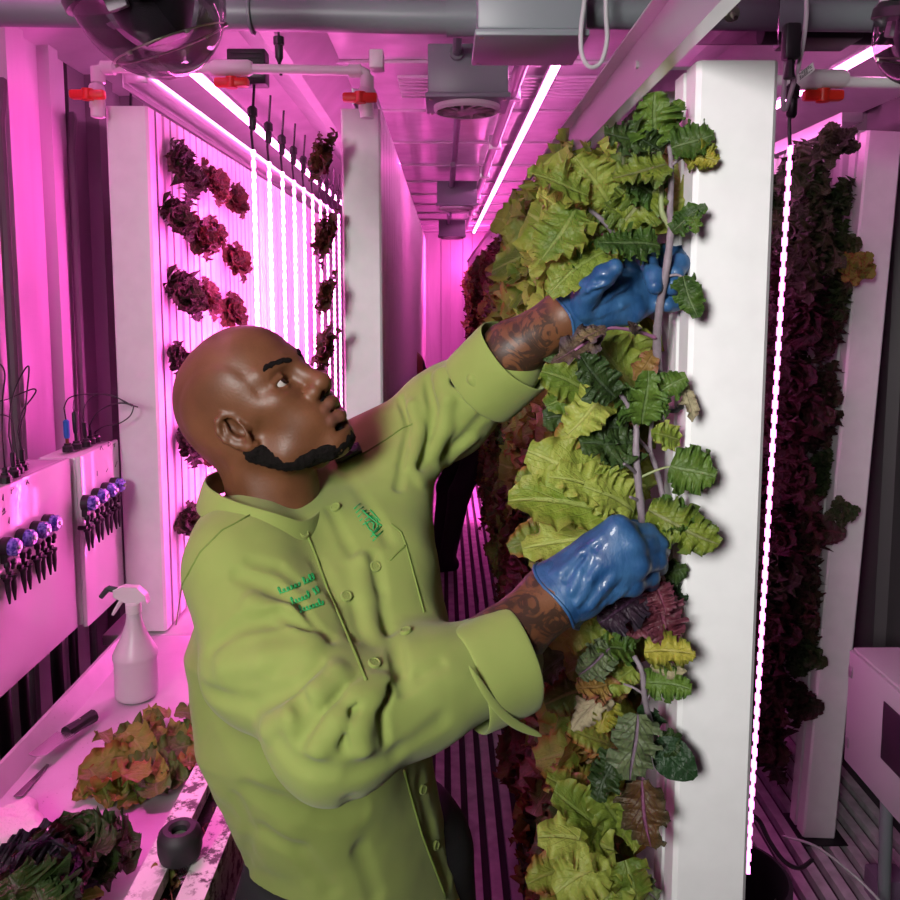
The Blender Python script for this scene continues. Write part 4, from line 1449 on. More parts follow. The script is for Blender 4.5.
LM = {
    'kale': leaf_mat('kale_green', srgb(48, 74, 28), srgb(92, 120, 44), srgb(74, 104, 44), srgb(136, 156, 110)),
    'kale_dark': leaf_mat('kale_dark_green', srgb(36, 54, 24), srgb(64, 86, 38), srgb(54, 76, 40), srgb(96, 110, 92)),
    'kale_olive': leaf_mat('kale_olive', srgb(74, 96, 34), srgb(120, 134, 48), srgb(88, 108, 48), srgb(140, 130, 120)),
    'kale_grey': leaf_mat('kale_grey_green', srgb(74, 90, 60), srgb(116, 128, 84), srgb(96, 110, 80), srgb(128, 100, 128), vk=.8),
    'yellow': leaf_mat('yellowing_leaf', srgb(128, 124, 36), srgb(172, 164, 66), srgb(108, 118, 44), srgb(170, 160, 100)),
    'purple': leaf_mat('purple_black_kale', srgb(34, 26, 36), srgb(62, 44, 58), srgb(50, 44, 56), srgb(96, 56, 96)),
    'burgundy': leaf_mat('burgundy_kale', srgb(84, 36, 48), srgb(128, 64, 76), srgb(112, 60, 76), srgb(140, 60, 100)),
    'bronze': leaf_mat('bronze_leaf', srgb(86, 62, 36), srgb(130, 88, 52), srgb(78, 70, 50), srgb(140, 80, 120), vk=.8),
    'lettuce': leaf_mat('light_lettuce', srgb(112, 136, 42), srgb(170, 180, 84), srgb(150, 158, 70), srgb(196, 206, 130), .3),
    'lettuce_mid': leaf_mat('mid_green_lettuce', srgb(84, 112, 36), srgb(138, 154, 64), srgb(128, 136, 54), srgb(168, 184, 110), .3),
    'lettuce_bronze': leaf_mat('bronze_edged_lettuce', srgb(90, 108, 38), srgb(140, 150, 60), srgb(140, 92, 48), srgb(150, 150, 90), .3),
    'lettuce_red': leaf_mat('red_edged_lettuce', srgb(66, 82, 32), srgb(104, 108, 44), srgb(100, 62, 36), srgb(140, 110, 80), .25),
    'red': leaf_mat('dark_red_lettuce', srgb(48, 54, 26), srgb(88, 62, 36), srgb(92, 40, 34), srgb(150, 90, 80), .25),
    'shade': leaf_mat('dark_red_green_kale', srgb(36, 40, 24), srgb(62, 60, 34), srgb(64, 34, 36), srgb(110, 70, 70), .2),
    'dry': leaf_mat('dried_leaf', srgb(128, 120, 92), srgb(166, 156, 124), srgb(120, 108, 88), srgb(110, 96, 80), .1, .7),
    'tan': leaf_mat('tan_wilting_leaf', srgb(120, 88, 44), srgb(160, 132, 66), srgb(130, 80, 60), srgb(170, 140, 100), .2),
    'crisp': leaf_mat('withered_purple_leaf', srgb(60, 44, 40), srgb(112, 96, 66), srgb(70, 56, 62), srgb(130, 84, 110), .1, .7),
    'spinach': leaf_mat('smooth_dark_leaf', srgb(26, 50, 28), srgb(40, 70, 38), srgb(34, 60, 34), srgb(70, 92, 66), .12),
    'stem': plain('grey_purple_stem', srgb(128, 116, 124), .6, bump=.3, scale=120, var=.15),
    'stem_green': plain('pale_green_stem', srgb(138, 150, 104), .55, bump=.2, scale=120, var=.12),
    'stem_pink': plain('pinkish_stem', srgb(150, 96, 132), .55, bump=.2, scale=120),
}


class LB:
    """collects leaf blades into one mesh with UVs and a tint per blade"""
    def __init__(s): s.V, s.F, s.UV, s.T, s.n = [], [], [], [], 0

    def leaf(s, base, along, normal, L, W, nu=6, nv=12, ruf=.14, freq=5, bend=.6, cup=.15, lobes=.15, p=.72, q=.62, curl=0.0, rs=None, twist=0.0, wob=.06):
        rs = rs or NR
        v = np.linspace(0, 1, nv + 1)[:, None]; u = np.linspace(-1, 1, nu + 1)[None, :]
        ph = rs.uniform(0, 6.28, 8)
        sh = np.maximum(np.sin(PI * np.clip(v, .012, .975) ** p), 0) ** q
        hw_ = W / 2 * sh
        sd = np.where(u < 0, 1.7, 0.0)
        au = np.abs(u)
        def wav(f, k):
            """irregular wave along the rim, different on the two sides"""
            o_ = rs.uniform(0, 6.28, 6)
            s_ = np.where(u < 0, 1.0, 0.0)
            am = .6 + .4 * np.sin(2 * PI * f * .37 * v + o_[4] + s_ * 2.1)
            return am * (np.sin(2 * PI * f * v + o_[0] + s_ * o_[3]) + .7 * np.sin(2 * PI * f * .618 * v + o_[1] + s_ * o_[5]) + .35 * np.sin(2 * PI * f * 1.9 * v + o_[2] + s_)) / 1.5
        hw_ = hw_ * (1 + lobes * au ** 2 * (1.0 * wav(freq * .42, 0) + .09 * wav(freq * 1.3, 1)))
        z = ruf * W * .5 * sh * (.75 * au ** 1.5 * wav(freq * .6, 2) + .95 * au ** 3.0 * wav(freq * 1.35, 3) + .6 * au ** .9 * wav(freq * .3, 4))
        z = z + cup * u * u * hw_
        x = u * hw_ + ruf * W * .03 * au ** 4 * wav(freq * 2.2, 5) * sh * np.sign(u)
        dy = ruf * W * .20 * au ** 3 * wav(freq * 1.4, 6) * sh
        th = bend * v + curl * v ** 3
        c, sn = np.cos(th), np.sin(th)
        yc = np.concatenate([[[0]], np.cumsum((c[1:] + c[:-1]) / 2 / nv, 0)]) * L
        zc = -np.concatenate([[[0]], np.cumsum((sn[1:] + sn[:-1]) / 2 / nv, 0)]) * L
        xc = wob * L * np.sin(3 * v + ph[7]) * v
        X = x * np.cos(twist * v) - z * np.sin(twist * v) + xc
        Z0 = z * np.cos(twist * v) + x * np.sin(twist * v)
        Y = yc + dy * c + Z0 * sn
        Z = zc - dy * sn + Z0 * c
        a = nrm(along); n = nrm(np.asarray(normal, float) - a * (np.asarray(normal, float) @ a)); b = np.cross(a, n)
        P = np.asarray(base, float) + X[..., None] * b + Y[..., None] * a + Z[..., None] * n
        m = nu + 1
        idx = np.arange((nv + 1) * m).reshape(nv + 1, m) + s.n
        s.F.append(np.stack([idx[:-1, :-1], idx[:-1, 1:], idx[1:, 1:], idx[1:, :-1]], -1).reshape(-1, 4))
        s.V.append(P.reshape(-1, 3)); s.n += P.shape[0] * P.shape[1]
        s.UV.append(np.stack([np.broadcast_to((u + 1) / 2, X.shape), np.broadcast_to(v, X.shape)], -1).reshape(-1, 2))
        s.T.append(np.full(X.size, rs.uniform(0, 1)))
        return s

    def mesh(s, name, org=(0, 0, 0)):
        V = np.concatenate(s.V) - np.asarray(org); Q = np.concatenate(s.F); UV = np.concatenate(s.UV)
        me = bpy.data.meshes.new(name)
        me.vertices.add(len(V)); me.vertices.foreach_set('co', V.astype(np.float32).ravel())
        me.loops.add(Q.size); me.loops.foreach_set('vertex_index', Q.astype(np.int32).ravel())
        me.polygons.add(len(Q)); me.polygons.foreach_set('loop_start', np.arange(0, Q.size, 4, dtype=np.int32))
        me.polygons.foreach_set('loop_total', np.full(len(Q), 4, dtype=np.int32))
        me.polygons.foreach_set('use_smooth', np.ones(len(Q), dtype=bool))
        me.update(calc_edges=True)
        uvl = me.uv_layers.new(name='UVMap')
        uvl.data.foreach_set('uv', UV[Q.ravel()].astype(np.float32).ravel())
        attr(me, 'tint', np.concatenate(s.T))
        return me


# styles: (ruffle, frequency, lobes, across, along, p, q)
STY = {'curly': (.62, 8.5, .34, 18, 84, .78, .42), 'kale': (.48, 7, .36, 16, 70, .78, .44), 'lettuce': (.46, 5.6, .20, 16, 52, .74, .38), 'smooth': (.14, 3, .10, 8, 20, .85, .65), 'dry': (.60, 6, .40, 12, 34, .9, .7)}


class Plant:
    def __init__(s, name, label, px, Y, cat='leafy plant', group=None):
        s.o = thing(name, label, cat, at(px[0], px[1], Y), group)
        s.org = np.array(s.o.location)
        s.rs = np.random.RandomState(abs(hash((px[0] * 7 + px[1] * 13))) % 9999)

    def leaf(s, base, tip, wpx, Y, mat, sty='kale', tilt=(0, 0), bend=.45, dY=-.02, over=1.12, name='leaf', curl=0.0):
        b, t_ = at(base[0], base[1], Y), at(tip[0], tip[1], Y + dY)
        L = np.linalg.norm(t_ - b) * over
        ruf, fr, lo, nu, nv, p, q = STY[sty]
        view = nrm(CAM - b)
        al = nrm(t_ - b)
        n = nrm(view + tilt[0] * Rv + tilt[1] * Uv)
        al = nrm(al + nrm(n - al * (n @ al)) * math.sin(bend * .5))
        lb = LB()
        lb.leaf(b, al, n, L, wpx / FPX * Y * (1.12 if sty in ('kale', 'curly') else .98), nu, nv, ruf, fr, bend, s.rs.uniform(-.1, .3), lo, p, q, curl, s.rs, s.rs.uniform(-.4, .4))
        return link(name, lb.mesh(name, s.org), s.o, LM[mat])

    def stem(s, pts, r0, r1, mat='stem', name='stem'):
        P = [at(*q) for q in pts]
        Q = []
        n = len(P)
        for i in range(n - 1):
            a0, a1, a2, a3 = P[max(i - 1, 0)], P[i], P[i + 1], P[min(i + 2, n - 1)]
            for k in range(5):
                u = k / 5
                Q.append(.5 * (2 * a1 + (a2 - a0) * u + (2 * a0 - 5 * a1 + 4 * a2 - a3) * u * u + (3 * a1 - a0 - 3 * a2 + a3) * u ** 3))
        Q.append(P[-1])
        rr = np.linspace(r0, r1, len(Q)) * (1 + .07 * np.sin(np.arange(len(Q)) * 2.1))
        mb = MB(s.org); mb.tube(Q, rr, 9)
        return mb.build(name, LM[mat], s.o, 180)


# ---- plants at the front of the aisle row, leaf by leaf
K = Plant('kale_plant', 'tall kale plant whose upper grey stem the raised glove is holding', (668, 260), 1.09)
K.stem([(658, 372, 1.10), (657, 340, 1.075), (660, 305, 1.05), (667, 265, 1.03), (671, 228, 1.04), (670, 212, 1.05), (671, 184, 1.06), (671, 160, 1.07), (668, 138, 1.08)], .0062, .0030)
K.stem([(671, 228, 1.04), (662, 212, 1.06), (661, 187, 1.06), (656, 160, 1.07), (640, 148, 1.07)], .0042, .0022, 'stem_green')
K.stem([(672, 165, 1.06), (684, 156, 1.05), (692, 152, 1.04)], .0020, .0014)
K.stem([(671, 172, 1.06), (655, 155, 1.07), (646, 142, 1.07)], .0026, .0016)
K.stem([(668, 276, 1.035), (678, 275, 1.03), (686, 280, 1.02)], .0020, .0014)
K.leaf((657, 146), (652, 98), 40, 1.07, 'kale', 'kale', (.1, .2))
K.leaf((664, 128), (680, 103), 20, 1.07, 'kale', 'curly')
K.leaf((671, 148), (710, 136), 32, 1.05, 'kale', 'kale', (.0, .4))
K.leaf((688, 152), (714, 162), 24, 1.04, 'yellow', 'curly', (0, .3))
K.leaf((652, 142), (609, 135), 30, 1.07, 'kale_dark', 'curly', (0, .3))
K.leaf((667, 164), (619, 178), 36, 1.06, 'kale_olive', 'kale', (0, .5))
K.leaf((664, 152), (638, 140), 24, 1.08, 'kale_dark', 'curly')
K.leaf((660, 200), (632, 178), 30, 1.08, 'kale', 'curly', (0, .2))
K.leaf((672, 232), (703, 208), 19, 1.03, 'kale', 'kale', (0, .4))
K.leaf((690, 214), (698, 230), 14, 1.02, 'kale', 'curly')
K.leaf((683, 276), (694, 314), 24, 1.02, 'kale', 'curly', (.1, 0))
K.leaf((620, 226), (657, 190), 46, 1.09, 'kale_olive', 'kale', (-.2, .1))
K.leaf((660, 246), (604, 240), 32, 1.06, 'kale', 'curly', (0, .4))
K.leaf((645, 230), (612, 205), 36, 1.10, 'kale_olive', 'kale', (0, .3))
K.leaf((655, 350), (637, 378), 22, 1.09, 'tan', 'dry', (0, 0))

W = Plant('kale_plant', 'withered dark purple kale leaf on a pink stalk below the raised glove', (610, 330), 1.06)
W.stem([(656, 338, 1.07), (636, 331, 1.05), (612, 328, 1.03), (600, 334, 1.02), (575, 350, 1.0)], .0028, .0015, 'stem_pink')
W.leaf((606, 327), (556, 358), 30, 1.02, 'crisp', 'dry', (0, .2), .2)
W.leaf((600, 330), (578, 340), 22, 1.015, 'crisp', 'dry', (0, .6), .2)
W.leaf((640, 333), (628, 324), 10, 1.04, 'crisp', 'dry')

T1 = Plant('kale_plant', 'pale veined kale spreading out at the top of the leafy wall', (600, 240), 1.16)
T1.stem([(640, 262, 1.18), (620, 240, 1.14), (600, 218, 1.12), (582, 205, 1.12)], .0050, .0025)
T1.stem([(640, 246, 1.17), (600, 244, 1.14), (572, 252, 1.13)], .0034, .0018, 'stem_pink')
T1.stem([(622, 240, 1.14), (616, 215, 1.13), (620, 196, 1.13)], .0030, .0016)
T1.leaf((588, 196), (533, 178), 36, 1.10, 'lettuce_mid', 'kale', (0, .5))
T1.leaf((576, 208), (548, 256), 48, 1.08, 'kale_grey' if 0 else 'lettuce_mid', 'kale', (-.1, .2), .5)
T1.leaf((612, 210), (582, 160), 46, 1.13, 'lettuce_mid', 'kale', (0, .1))
T1.leaf((620, 200), (622, 156), 40, 1.15, 'kale_olive', 'kale', (0, .1))
T1.leaf((604, 252), (552, 288), 46, 1.09, 'lettuce_mid', 'lettuce', (0, .5), .6)
T1.leaf((570, 214), (540, 196), 36, 1.12, 'lettuce', 'kale', (0, .4))
T1.leaf((600, 236), (568, 220), 34, 1.13, 'kale_olive', 'curly', (0, .4))
T1.leaf((610, 262), (575, 262), 36, 1.10, 'kale', 'curly', (0, .4))
T1.leaf((634, 238), (600, 200), 40, 1.16, 'kale_olive', 'kale', (0, .2))

L1 = Plant('lettuce_plant', 'loose light green lettuce with wavy leaves just under the raised glove', (620, 385), 1.16)
for b_, t_, w_, Y_, m_, s_ in [((634, 388), (588, 338), 60, 1.10, 'lettuce_mid', 'lettuce'), ((600, 402), (548, 372), 52, 1.10, 'lettuce_mid', 'lettuce'), ((608, 388), (572, 430), 44, 1.06, 'lettuce', 'lettuce'),
                               ((600, 380), (550, 402), 40, 1.12, 'lettuce_mid', 'lettuce'), ((640, 360), (618, 322), 42, 1.13, 'lettuce_mid', 'lettuce'), ((604, 410), (560, 440), 44, 1.12, 'lettuce_bronze', 'lettuce'),
                               ((640, 400), (612, 425), 36, 1.10, 'tan', 'lettuce'), ((588, 360), (545, 350), 40, 1.15, 'kale_dark', 'lettuce'), ((596, 420), (548, 415), 44, 1.15, 'kale_dark', 'lettuce')]:
    L1.leaf(b_, t_, w_, Y_, m_, s_, (0, .3), .7)

S2 = Plant('kale_plant', 'twin-stemmed kale rising between the two gloves', (640, 500), 1.06)
S2.stem([(643, 525, 1.04), (639, 490, 1.03), (636, 450, 1.03), (636, 425, 1.035), (626, 402, 1.03), (612, 384, 1.02)], .0058, .0026)
S2.stem([(664, 500, 1.07), (656, 468, 1.07), (650, 448, 1.07), (652, 420, 1.07), (650, 400, 1.07)], .0040, .0022)
S2.stem([(636, 428, 1.035), (642, 408, 1.03), (643, 390, 1.03)], .0030, .0018, 'stem_green')
S2.stem([(641, 477, 1.03), (660, 469, 1.02), (674, 466, 1.01)], .0018, .0012, 'stem_green')
S2.stem([(650, 452, 1.07), (640, 440, 1.06), (634, 430, 1.05)], .0028, .0016)
S2.stem([(637, 474, 1.03), (628, 466, 1.01), (624, 464, 1.0)], .0026, .0018)
S2.stem([(638, 500, 1.03), (630, 497, 1.015)], .0024, .0018)
S2.leaf((616, 398), (583, 362), 34, 1.015, 'kale_dark', 'kale', (0, .2))
S2.leaf((642, 424), (646, 376), 32, 1.02, 'kale', 'kale', (.1, .2))
S2.leaf((634, 420), (622, 388), 26, 1.05, 'kale', 'kale')
S2.leaf((652, 396), (684, 380), 26, 1.02, 'kale', 'curly', (0, .2))
S2.leaf((648, 416), (664, 400), 22, 1.03, 'kale', 'curly')
S2.leaf((680, 440), (654, 434), 24, 1.03, 'lettuce', 'kale')
S2.leaf((670, 466), (711, 477), 44, 1.01, 'kale', 'kale', (0, .1))
S2.leaf((634, 442), (586, 446), 46, 1.06, 'kale_dark', 'curly', (0, .3))
S2.leaf((630, 430), (600, 425), 34, 1.07, 'kale_dark', 'curly', (0, .3))
S2.leaf((622, 484), (598, 472), 26, 1.05, 'lettuce', 'curly')
S2.leaf((648, 510), (712, 542), 42, 1.0, 'kale_olive', 'curly', (0, .3))
S2.leaf((652, 516), (690, 520), 36, 1.01, 'kale', 'curly', (0, .5))
S2.leaf((683, 384), (692, 418), 16, 1.02, 'dry', 'dry', (.3, 0))
DR = Plant('drip_hook', 'small dark curved drip tube by the slot of the big blank tower', (666, 410), 1.06, 'drip tube')
DR.o['category'] = 'drip tube'
mb = MB(DR.org); mb.tube([at(664, 396, 1.07), at(662, 404, 1.05), at(668, 411, 1.04), at(676, 411, 1.045), at(683, 405, 1.06)], [.003, .003, .003, .003, .0042], 8)
mb.build('bent_tube', M['rubber'], DR.o, 180)
mb = MB(DR.org); mb.lathe([(.0048, -.006), (.0052, 0), (.0042, .006)], at(683, 405, 1.06), 10, (1, .2, .6))
mb.build('end_fitting', LM['dry'], DR.o)

L2 = Plant('lettuce_plant', 'big bright yellow-green lettuce right above the lower glove', (640, 520), 1.14)
for b_, t_, w_, Y_, m_ in [((642, 518), (520, 506), 74, 1.06, 'lettuce'), ((640, 515), (536, 462), 78, 1.09, 'lettuce'), ((638, 505), (580, 440), 64, 1.12, 'lettuce'), ((640, 500), (612, 446), 56, 1.13, 'lettuce_mid'),
                           ((640, 528), (534, 552), 58, 1.08, 'lettuce'), ((620, 500), (556, 480), 48, 1.05, 'lettuce'), ((634, 512), (590, 485), 50, 1.045, 'lettuce'), ((600, 545), (545, 570), 46, 1.12, 'lettuce_mid'), ((560, 500), (520, 480), 44, 1.13, 'lettuce_bronze'), ((560, 530), (512, 545), 40, 1.15, 'lettuce_bronze')]:
    L2.leaf(b_, t_, w_, Y_, m_, 'lettuce', (0, .35), .8)

PU = Plant('kale_plant', 'dark purple and burgundy kale just below the lower glove', (645, 605), 1.08)
PU.stem([(690, 575, 1.12), (668, 585, 1.08), (648, 600, 1.05)], .003, .002)
PU.leaf((644, 594), (602, 618), 42, 1.02, 'purple', 'curly', (0, .2))
PU.leaf((640, 585), (618, 606), 36, 1.05, 'purple', 'curly')
PU.leaf((650, 592), (632, 632), 34, 1.04, 'burgundy', 'kale')
PU.leaf((652, 590), (672, 640), 40, 1.02, 'burgundy', 'curly', (.1, .1))
PU.leaf((655, 580), (664, 612), 26, 1.01, 'burgundy', 'curly')
PU.leaf((664, 575), (684, 566), 20, 1.05, 'kale_dark', 'curly')
PU.leaf((665, 585), (684, 600), 18, 1.06, 'spinach', 'kale')

LK = Plant('kale_plant', 'mixed-colour kale with yellow, green and bronze leaves low beside the big blank tower', (650, 720), 1.08)
LK.stem([(634, 656, 1.03), (642, 672, 1.02), (645, 700, 1.02), (652, 728, 1.03), (658, 745, 1.04)], .0034, .0046)
LK.stem([(645, 695, 1.02), (634, 688, 1.02), (624, 684, 1.03)], .0022, .0014)
LK.stem([(647, 700, 1.02), (652, 690, 1.015)], .0016, .0012)
LK.leaf((644, 652), (690, 651), 32, 1.0, 'yellow', 'curly', (0, .4))
LK.leaf((650, 666), (683, 670), 16, 1.02, 'dry', 'dry')
LK.leaf((646, 682), (687, 688), 30, 1.01, 'kale', 'curly', (0, .3))
LK.leaf((610, 648), (581, 672), 30, 1.04, 'kale_grey', 'curly')
LK.leaf((634, 652), (600, 646), 30, 1.06, 'kale', 'kale', (0, .4))
LK.leaf((640, 640), (618, 622), 28, 1.07, 'kale', 'kale')
LK.leaf((638, 714), (634, 774), 44, 1.0, 'kale_grey', 'kale', (0, .1), .3)
LK.leaf((656, 740), (690, 776), 42, 1.01, 'spinach', 'smooth', (0, .1))
LK.leaf((660, 728), (640, 710), 20, 1.05, 'spinach', 'curly')
LK.leaf((660, 735), (676, 752), 24, 1.02, 'kale_dark', 'kale')
LK.leaf((642, 780), (648, 840), 44, 1.01, 'bronze', 'kale', (0, .1), .25)
LK.stem([(650, 745, 1.04), (645, 765, 1.03), (643, 785, 1.015)], .003, .002, 'stem_pink')
LK.leaf((618, 752), (598, 796), 30, 1.04, 'kale_dark', 'curly')
LK.leaf((634, 668), (606, 690), 32, 1.07, 'lettuce_mid', 'lettuce')

WD_ = Plant('kale_plant', 'small wilting pink and tan kale left of the low grey stem', (606, 700), 1.08)
WD_.leaf((610, 690), (576, 726), 30, 1.05, 'dry', 'dry')
WD_.leaf((608, 684), (580, 690), 28, 1.05, 'tan', 'curly')
WD_.leaf((614, 700), (598, 728), 24, 1.05, 'yellow', 'curly')
WD_.leaf((622, 700), (604, 676), 22, 1.07, 'tan', 'dry')

L3 = Plant('lettuce_plant', 'mid green lettuce beneath the lower gloved wrist', (612, 625), 1.14)
for b_, t_, w_, Y_, m_ in [((614, 612), (548, 640), 56, 1.09, 'lettuce_mid'), ((612, 605), (560, 606), 52, 1.11, 'lettuce'), ((620, 630), (570, 670), 50, 1.12, 'lettuce_mid'), ((600, 640), (540, 670), 50, 1.15, 'kale_dark'), ((624, 660), (588, 700), 48, 1.12, 'lettuce_mid'), ((590, 690), (548, 700), 44, 1.16, 'lettuce_red')]:
    L3.leaf(b_, t_, w_, Y_, m_, 'lettuce', (0, .35), .8)

L4 = Plant('lettuce_plant', 'broad light green lettuce at the foot of the leafy wall', (610, 850), 1.10)
for b_, t_, w_, Y_, m_ in [((614, 850), (545, 838), 56, 1.05, 'lettuce'), ((612, 838), (560, 796), 56, 1.07, 'lettuce_mid'), ((620, 830), (598, 786), 48, 1.08, 'lettuce_mid'), ((622, 838), (640, 800), 40, 1.07, 'lettuce_mid'), ((615, 860), (560, 890), 56, 1.05, 'lettuce'),
                           ((625, 860), (640, 905), 48, 1.04, 'lettuce_mid'), ((618, 870), (600, 915), 52, 1.04, 'lettuce'), ((596, 806), (553, 776), 42, 1.1, 'lettuce_bronze'), ((610, 745), (572, 732), 32, 1.12, 'lettuce_bronze'), ((570, 870), (530, 880), 44, 1.1, 'lettuce_bronze'), ((630, 880), (655, 900), 30, 1.06, 'kale_grey')]:
    L4.leaf(b_, t_, w_, Y_, m_, 'lettuce', (0, .35), .8)


# ---- whole heads, copied along the rows
def head_mesh(seed, n, R, sty, flat=.75):
    rs = np.random.RandomState(seed); lb = LB()
    ruf, fr, lo, nu, nv, p, q = STY[sty]
    for i in range(n):
        f = (i + .5) / n
        az = i * 2.39996 + rs.uniform(-.3, .3)
        el = (1 - f) * flat + .12 * f + rs.uniform(-.08, .08)
        a = np.array([math.cos(az) * math.sin(el * 1.5), math.sin(az) * math.sin(el * 1.5), math.cos(el * 1.5)])
        nn = np.array([-math.cos(az) * math.cos(el * 1.5), -math.sin(az) * math.cos(el * 1.5), math.sin(el * 1.5)])
        L = R * (1.0 - .35 * f) * rs.uniform(.85, 1.15)
        lb.leaf(np.array([0, 0, .0]) + a * .01, a, nn, L, L * rs.uniform(.6, .9), 12 if sty == 'curly' else 10, 44 if sty == 'curly' else 30, ruf, fr, rs.uniform(.5, 1.2), .2, lo, p, q, 0, rs, rs.uniform(-.3, .3))
    return lb.mesh('foliage')


HEADS = {}
def heads(key, mat, sty, n=28, R=.155, k=3, seed=1):
    HEADS[key] = []
    for i in range(k):
        me = head_mesh(seed + i, n, R, sty); me.materials.append(LM[mat]); HEADS[key].append(me)
heads('green', 'lettuce_mid', 'lettuce', seed=10); heads('light', 'lettuce', 'lettuce', seed=20); heads('bronze', 'lettuce_bronze', 'lettuce', seed=30)
heads('rededge', 'lettuce_red', 'lettuce', seed=40); heads('dark', 'kale_dark', 'curly', 14, .14, 2, 50); heads('red', 'red', 'lettuce', 16, .11, 3, 60)
heads('shade', 'shade', 'curly', 14, .15, 3, 70); heads('olive', 'kale_olive', 'curly', 14, .14, 2, 80)
heads('deep', 'red', 'lettuce', 13, .15, 2, 90)


def head(key, loc, out, label, group=None, scale=1.0, name='lettuce_plant', cat='leafy plant'):
    me = R_.choice(HEADS[key])
    o = link(name, me)
    q = Vector(out).to_track_quat('Z', 'Y') @ Quaternion(Vector((0, 0, 1)), R_.uniform(0, 6.28))
    o.rotation_euler = q.to_euler(); o.location = [float(v) for v in loc]
    s_ = scale * R_.uniform(.88, 1.12); o.scale = (s_, s_, s_)
    return tag(o, label, cat, group)


# the aisle row: heads growing out of the slots and leaning into the aisle
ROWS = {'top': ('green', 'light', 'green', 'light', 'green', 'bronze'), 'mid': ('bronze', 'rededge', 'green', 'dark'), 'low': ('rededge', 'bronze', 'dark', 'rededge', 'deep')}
i = 0
y = 1.33
while y < 7.6:
    st = .165 if y < 2.6 else .24
    for zc in np.arange(.34, 2.0, .205):
        z = zc + R_.uniform(-.04, .04) + (.06 if i % 2 else 0)
        if z > 1.93 or (y > 3 and z < .5): continue
        z_rel = z - EYE
        lvl = 'top' if z > 1.55 else ('mid' if z > 1.2 else 'low')
        key = R_.choice(ROWS[lvl])
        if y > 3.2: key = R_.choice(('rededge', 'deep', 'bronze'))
        sc_ = (1.2 if y < 2.4 else .95) * (1.15 if z > 1.5 else 1.0)
        near = 'near' if y < 2.4 else 'far'
        kind = {'green': 'mid green', 'light': 'pale green', 'bronze': 'bronze-edged', 'rededge': 'red-edged', 'dark': 'dark curly', 'deep': 'dark red'}[key]
        where = {'top': 'high', 'mid': 'at chest height', 'low': 'low'}[lvl]
        lab = f'{kind} lettuce growing {where} in the leafy aisle wall ' + ('behind the two gloves' if y < 2.4 else 'far down the aisle')
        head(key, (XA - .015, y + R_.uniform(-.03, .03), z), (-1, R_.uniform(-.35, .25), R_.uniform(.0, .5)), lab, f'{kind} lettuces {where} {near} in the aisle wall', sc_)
    y += st; i += 1

# red lettuces on the bright row above the worktop, by their places in the photograph
XF = XD + TW / 2 + .01
def on_face(px, py, X):
    d = ray(px, py); return CAM + d * (X / d[0])
for k_, (px, py, s_, lab) in enumerate([(176, 172, 1.0, 'topmost red lettuce nearest the white tower end on the worktop row'), (188, 180, .8, 'small red lettuce tucked behind the topmost one on the worktop row'), (207, 186, 1.0, 'pink-lit red lettuce right behind the topmost pair'), (230, 203, .9, 'pinkest red lettuce at the end of the top line by the LED curtain'),
                        (172, 222, .85, 'dark red lettuce hanging first in the second line of the worktop row'), (196, 240, 1.1, 'wide red lettuce second in the second line of the worktop row'), (231, 264, 1.0, 'bright pink-red lettuce closing the second line by the LED curtain'),
                        (178, 298, 1.0, 'dark red lettuce first in the third line above the bald head'), (204, 302, 1.0, 'red lettuce second in the third line above the bald head'), (228, 312, 1.0, 'glowing pink-red lettuce closing the third line above the bald head'),
                        (173, 360, .8, 'small dark lettuce touching the back of the bald head'), (183, 442, 1.0, 'red lettuce just behind the ear level on the worktop row'), (207, 455, .7, 'small pink lettuce behind the nape on the worktop row'), (186, 524, .9, 'lowest red lettuce beside the green shoulder'), (212, 236, .8, 'pink-lit red lettuce in the middle of the second line')]):
    q = on_face(px, py, XF)
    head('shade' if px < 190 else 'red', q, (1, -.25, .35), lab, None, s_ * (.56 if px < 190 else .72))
XG = XB - TW / 2 - .01
for px, py, s_, lab in [(333, 162, 1.0, 'topmost dark lettuce on the shadowed side of the middle row'), (335, 240, .95, 'second dark lettuce on the shadowed side of the middle row'), (334, 296, .8, 'third dark lettuce on the shadowed side of the middle row'), (335, 352, .95, 'lowest dark lettuce on the shadowed side of the middle row, by the nose')]:
    q = on_face(px, py, XG)
    head('red', q, (-1, -.3, .3), lab, None, s_ * .72)

# the wall row behind the single LED strip
y = 2.44
i = 0
while y < 4.6:
    for zc in np.arange(.36, 2.15, .155):
        z = zc + R_.uniform(-.04, .04)
        lvl = 'high' if z > 1.6 else ('halfway up' if z > .95 else 'low')
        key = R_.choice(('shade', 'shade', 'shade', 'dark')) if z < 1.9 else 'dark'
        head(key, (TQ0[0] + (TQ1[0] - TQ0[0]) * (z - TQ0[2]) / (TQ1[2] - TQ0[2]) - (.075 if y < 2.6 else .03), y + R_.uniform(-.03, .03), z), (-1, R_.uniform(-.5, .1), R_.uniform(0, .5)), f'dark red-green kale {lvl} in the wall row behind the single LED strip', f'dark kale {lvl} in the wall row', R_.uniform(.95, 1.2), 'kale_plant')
    y += .22; i += 1
for k, zc in enumerate(np.arange(.45, 2.12, .14)):
    z = zc + R_.uniform(-.03, .03)
    xa = TQ0[0] + (TQ1[0] - TQ0[0]) * (z - TQ0[2]) / (TQ1[2] - TQ0[2])
    lvl = 'high' if z > 1.6 else ('halfway up' if z > .95 else 'low')
    head('dark' if z > 1.75 or k % 4 == 1 else 'shade', (xa - .008, 2.412, z), (-1, R_.uniform(-.35, -.05), R_.uniform(0, .3)), f'dark kale sprouting {lvl} from the slot of the dim wall tower end', f'kale of the tower end {lvl}', R_.uniform(.62, .85), 'kale_plant')
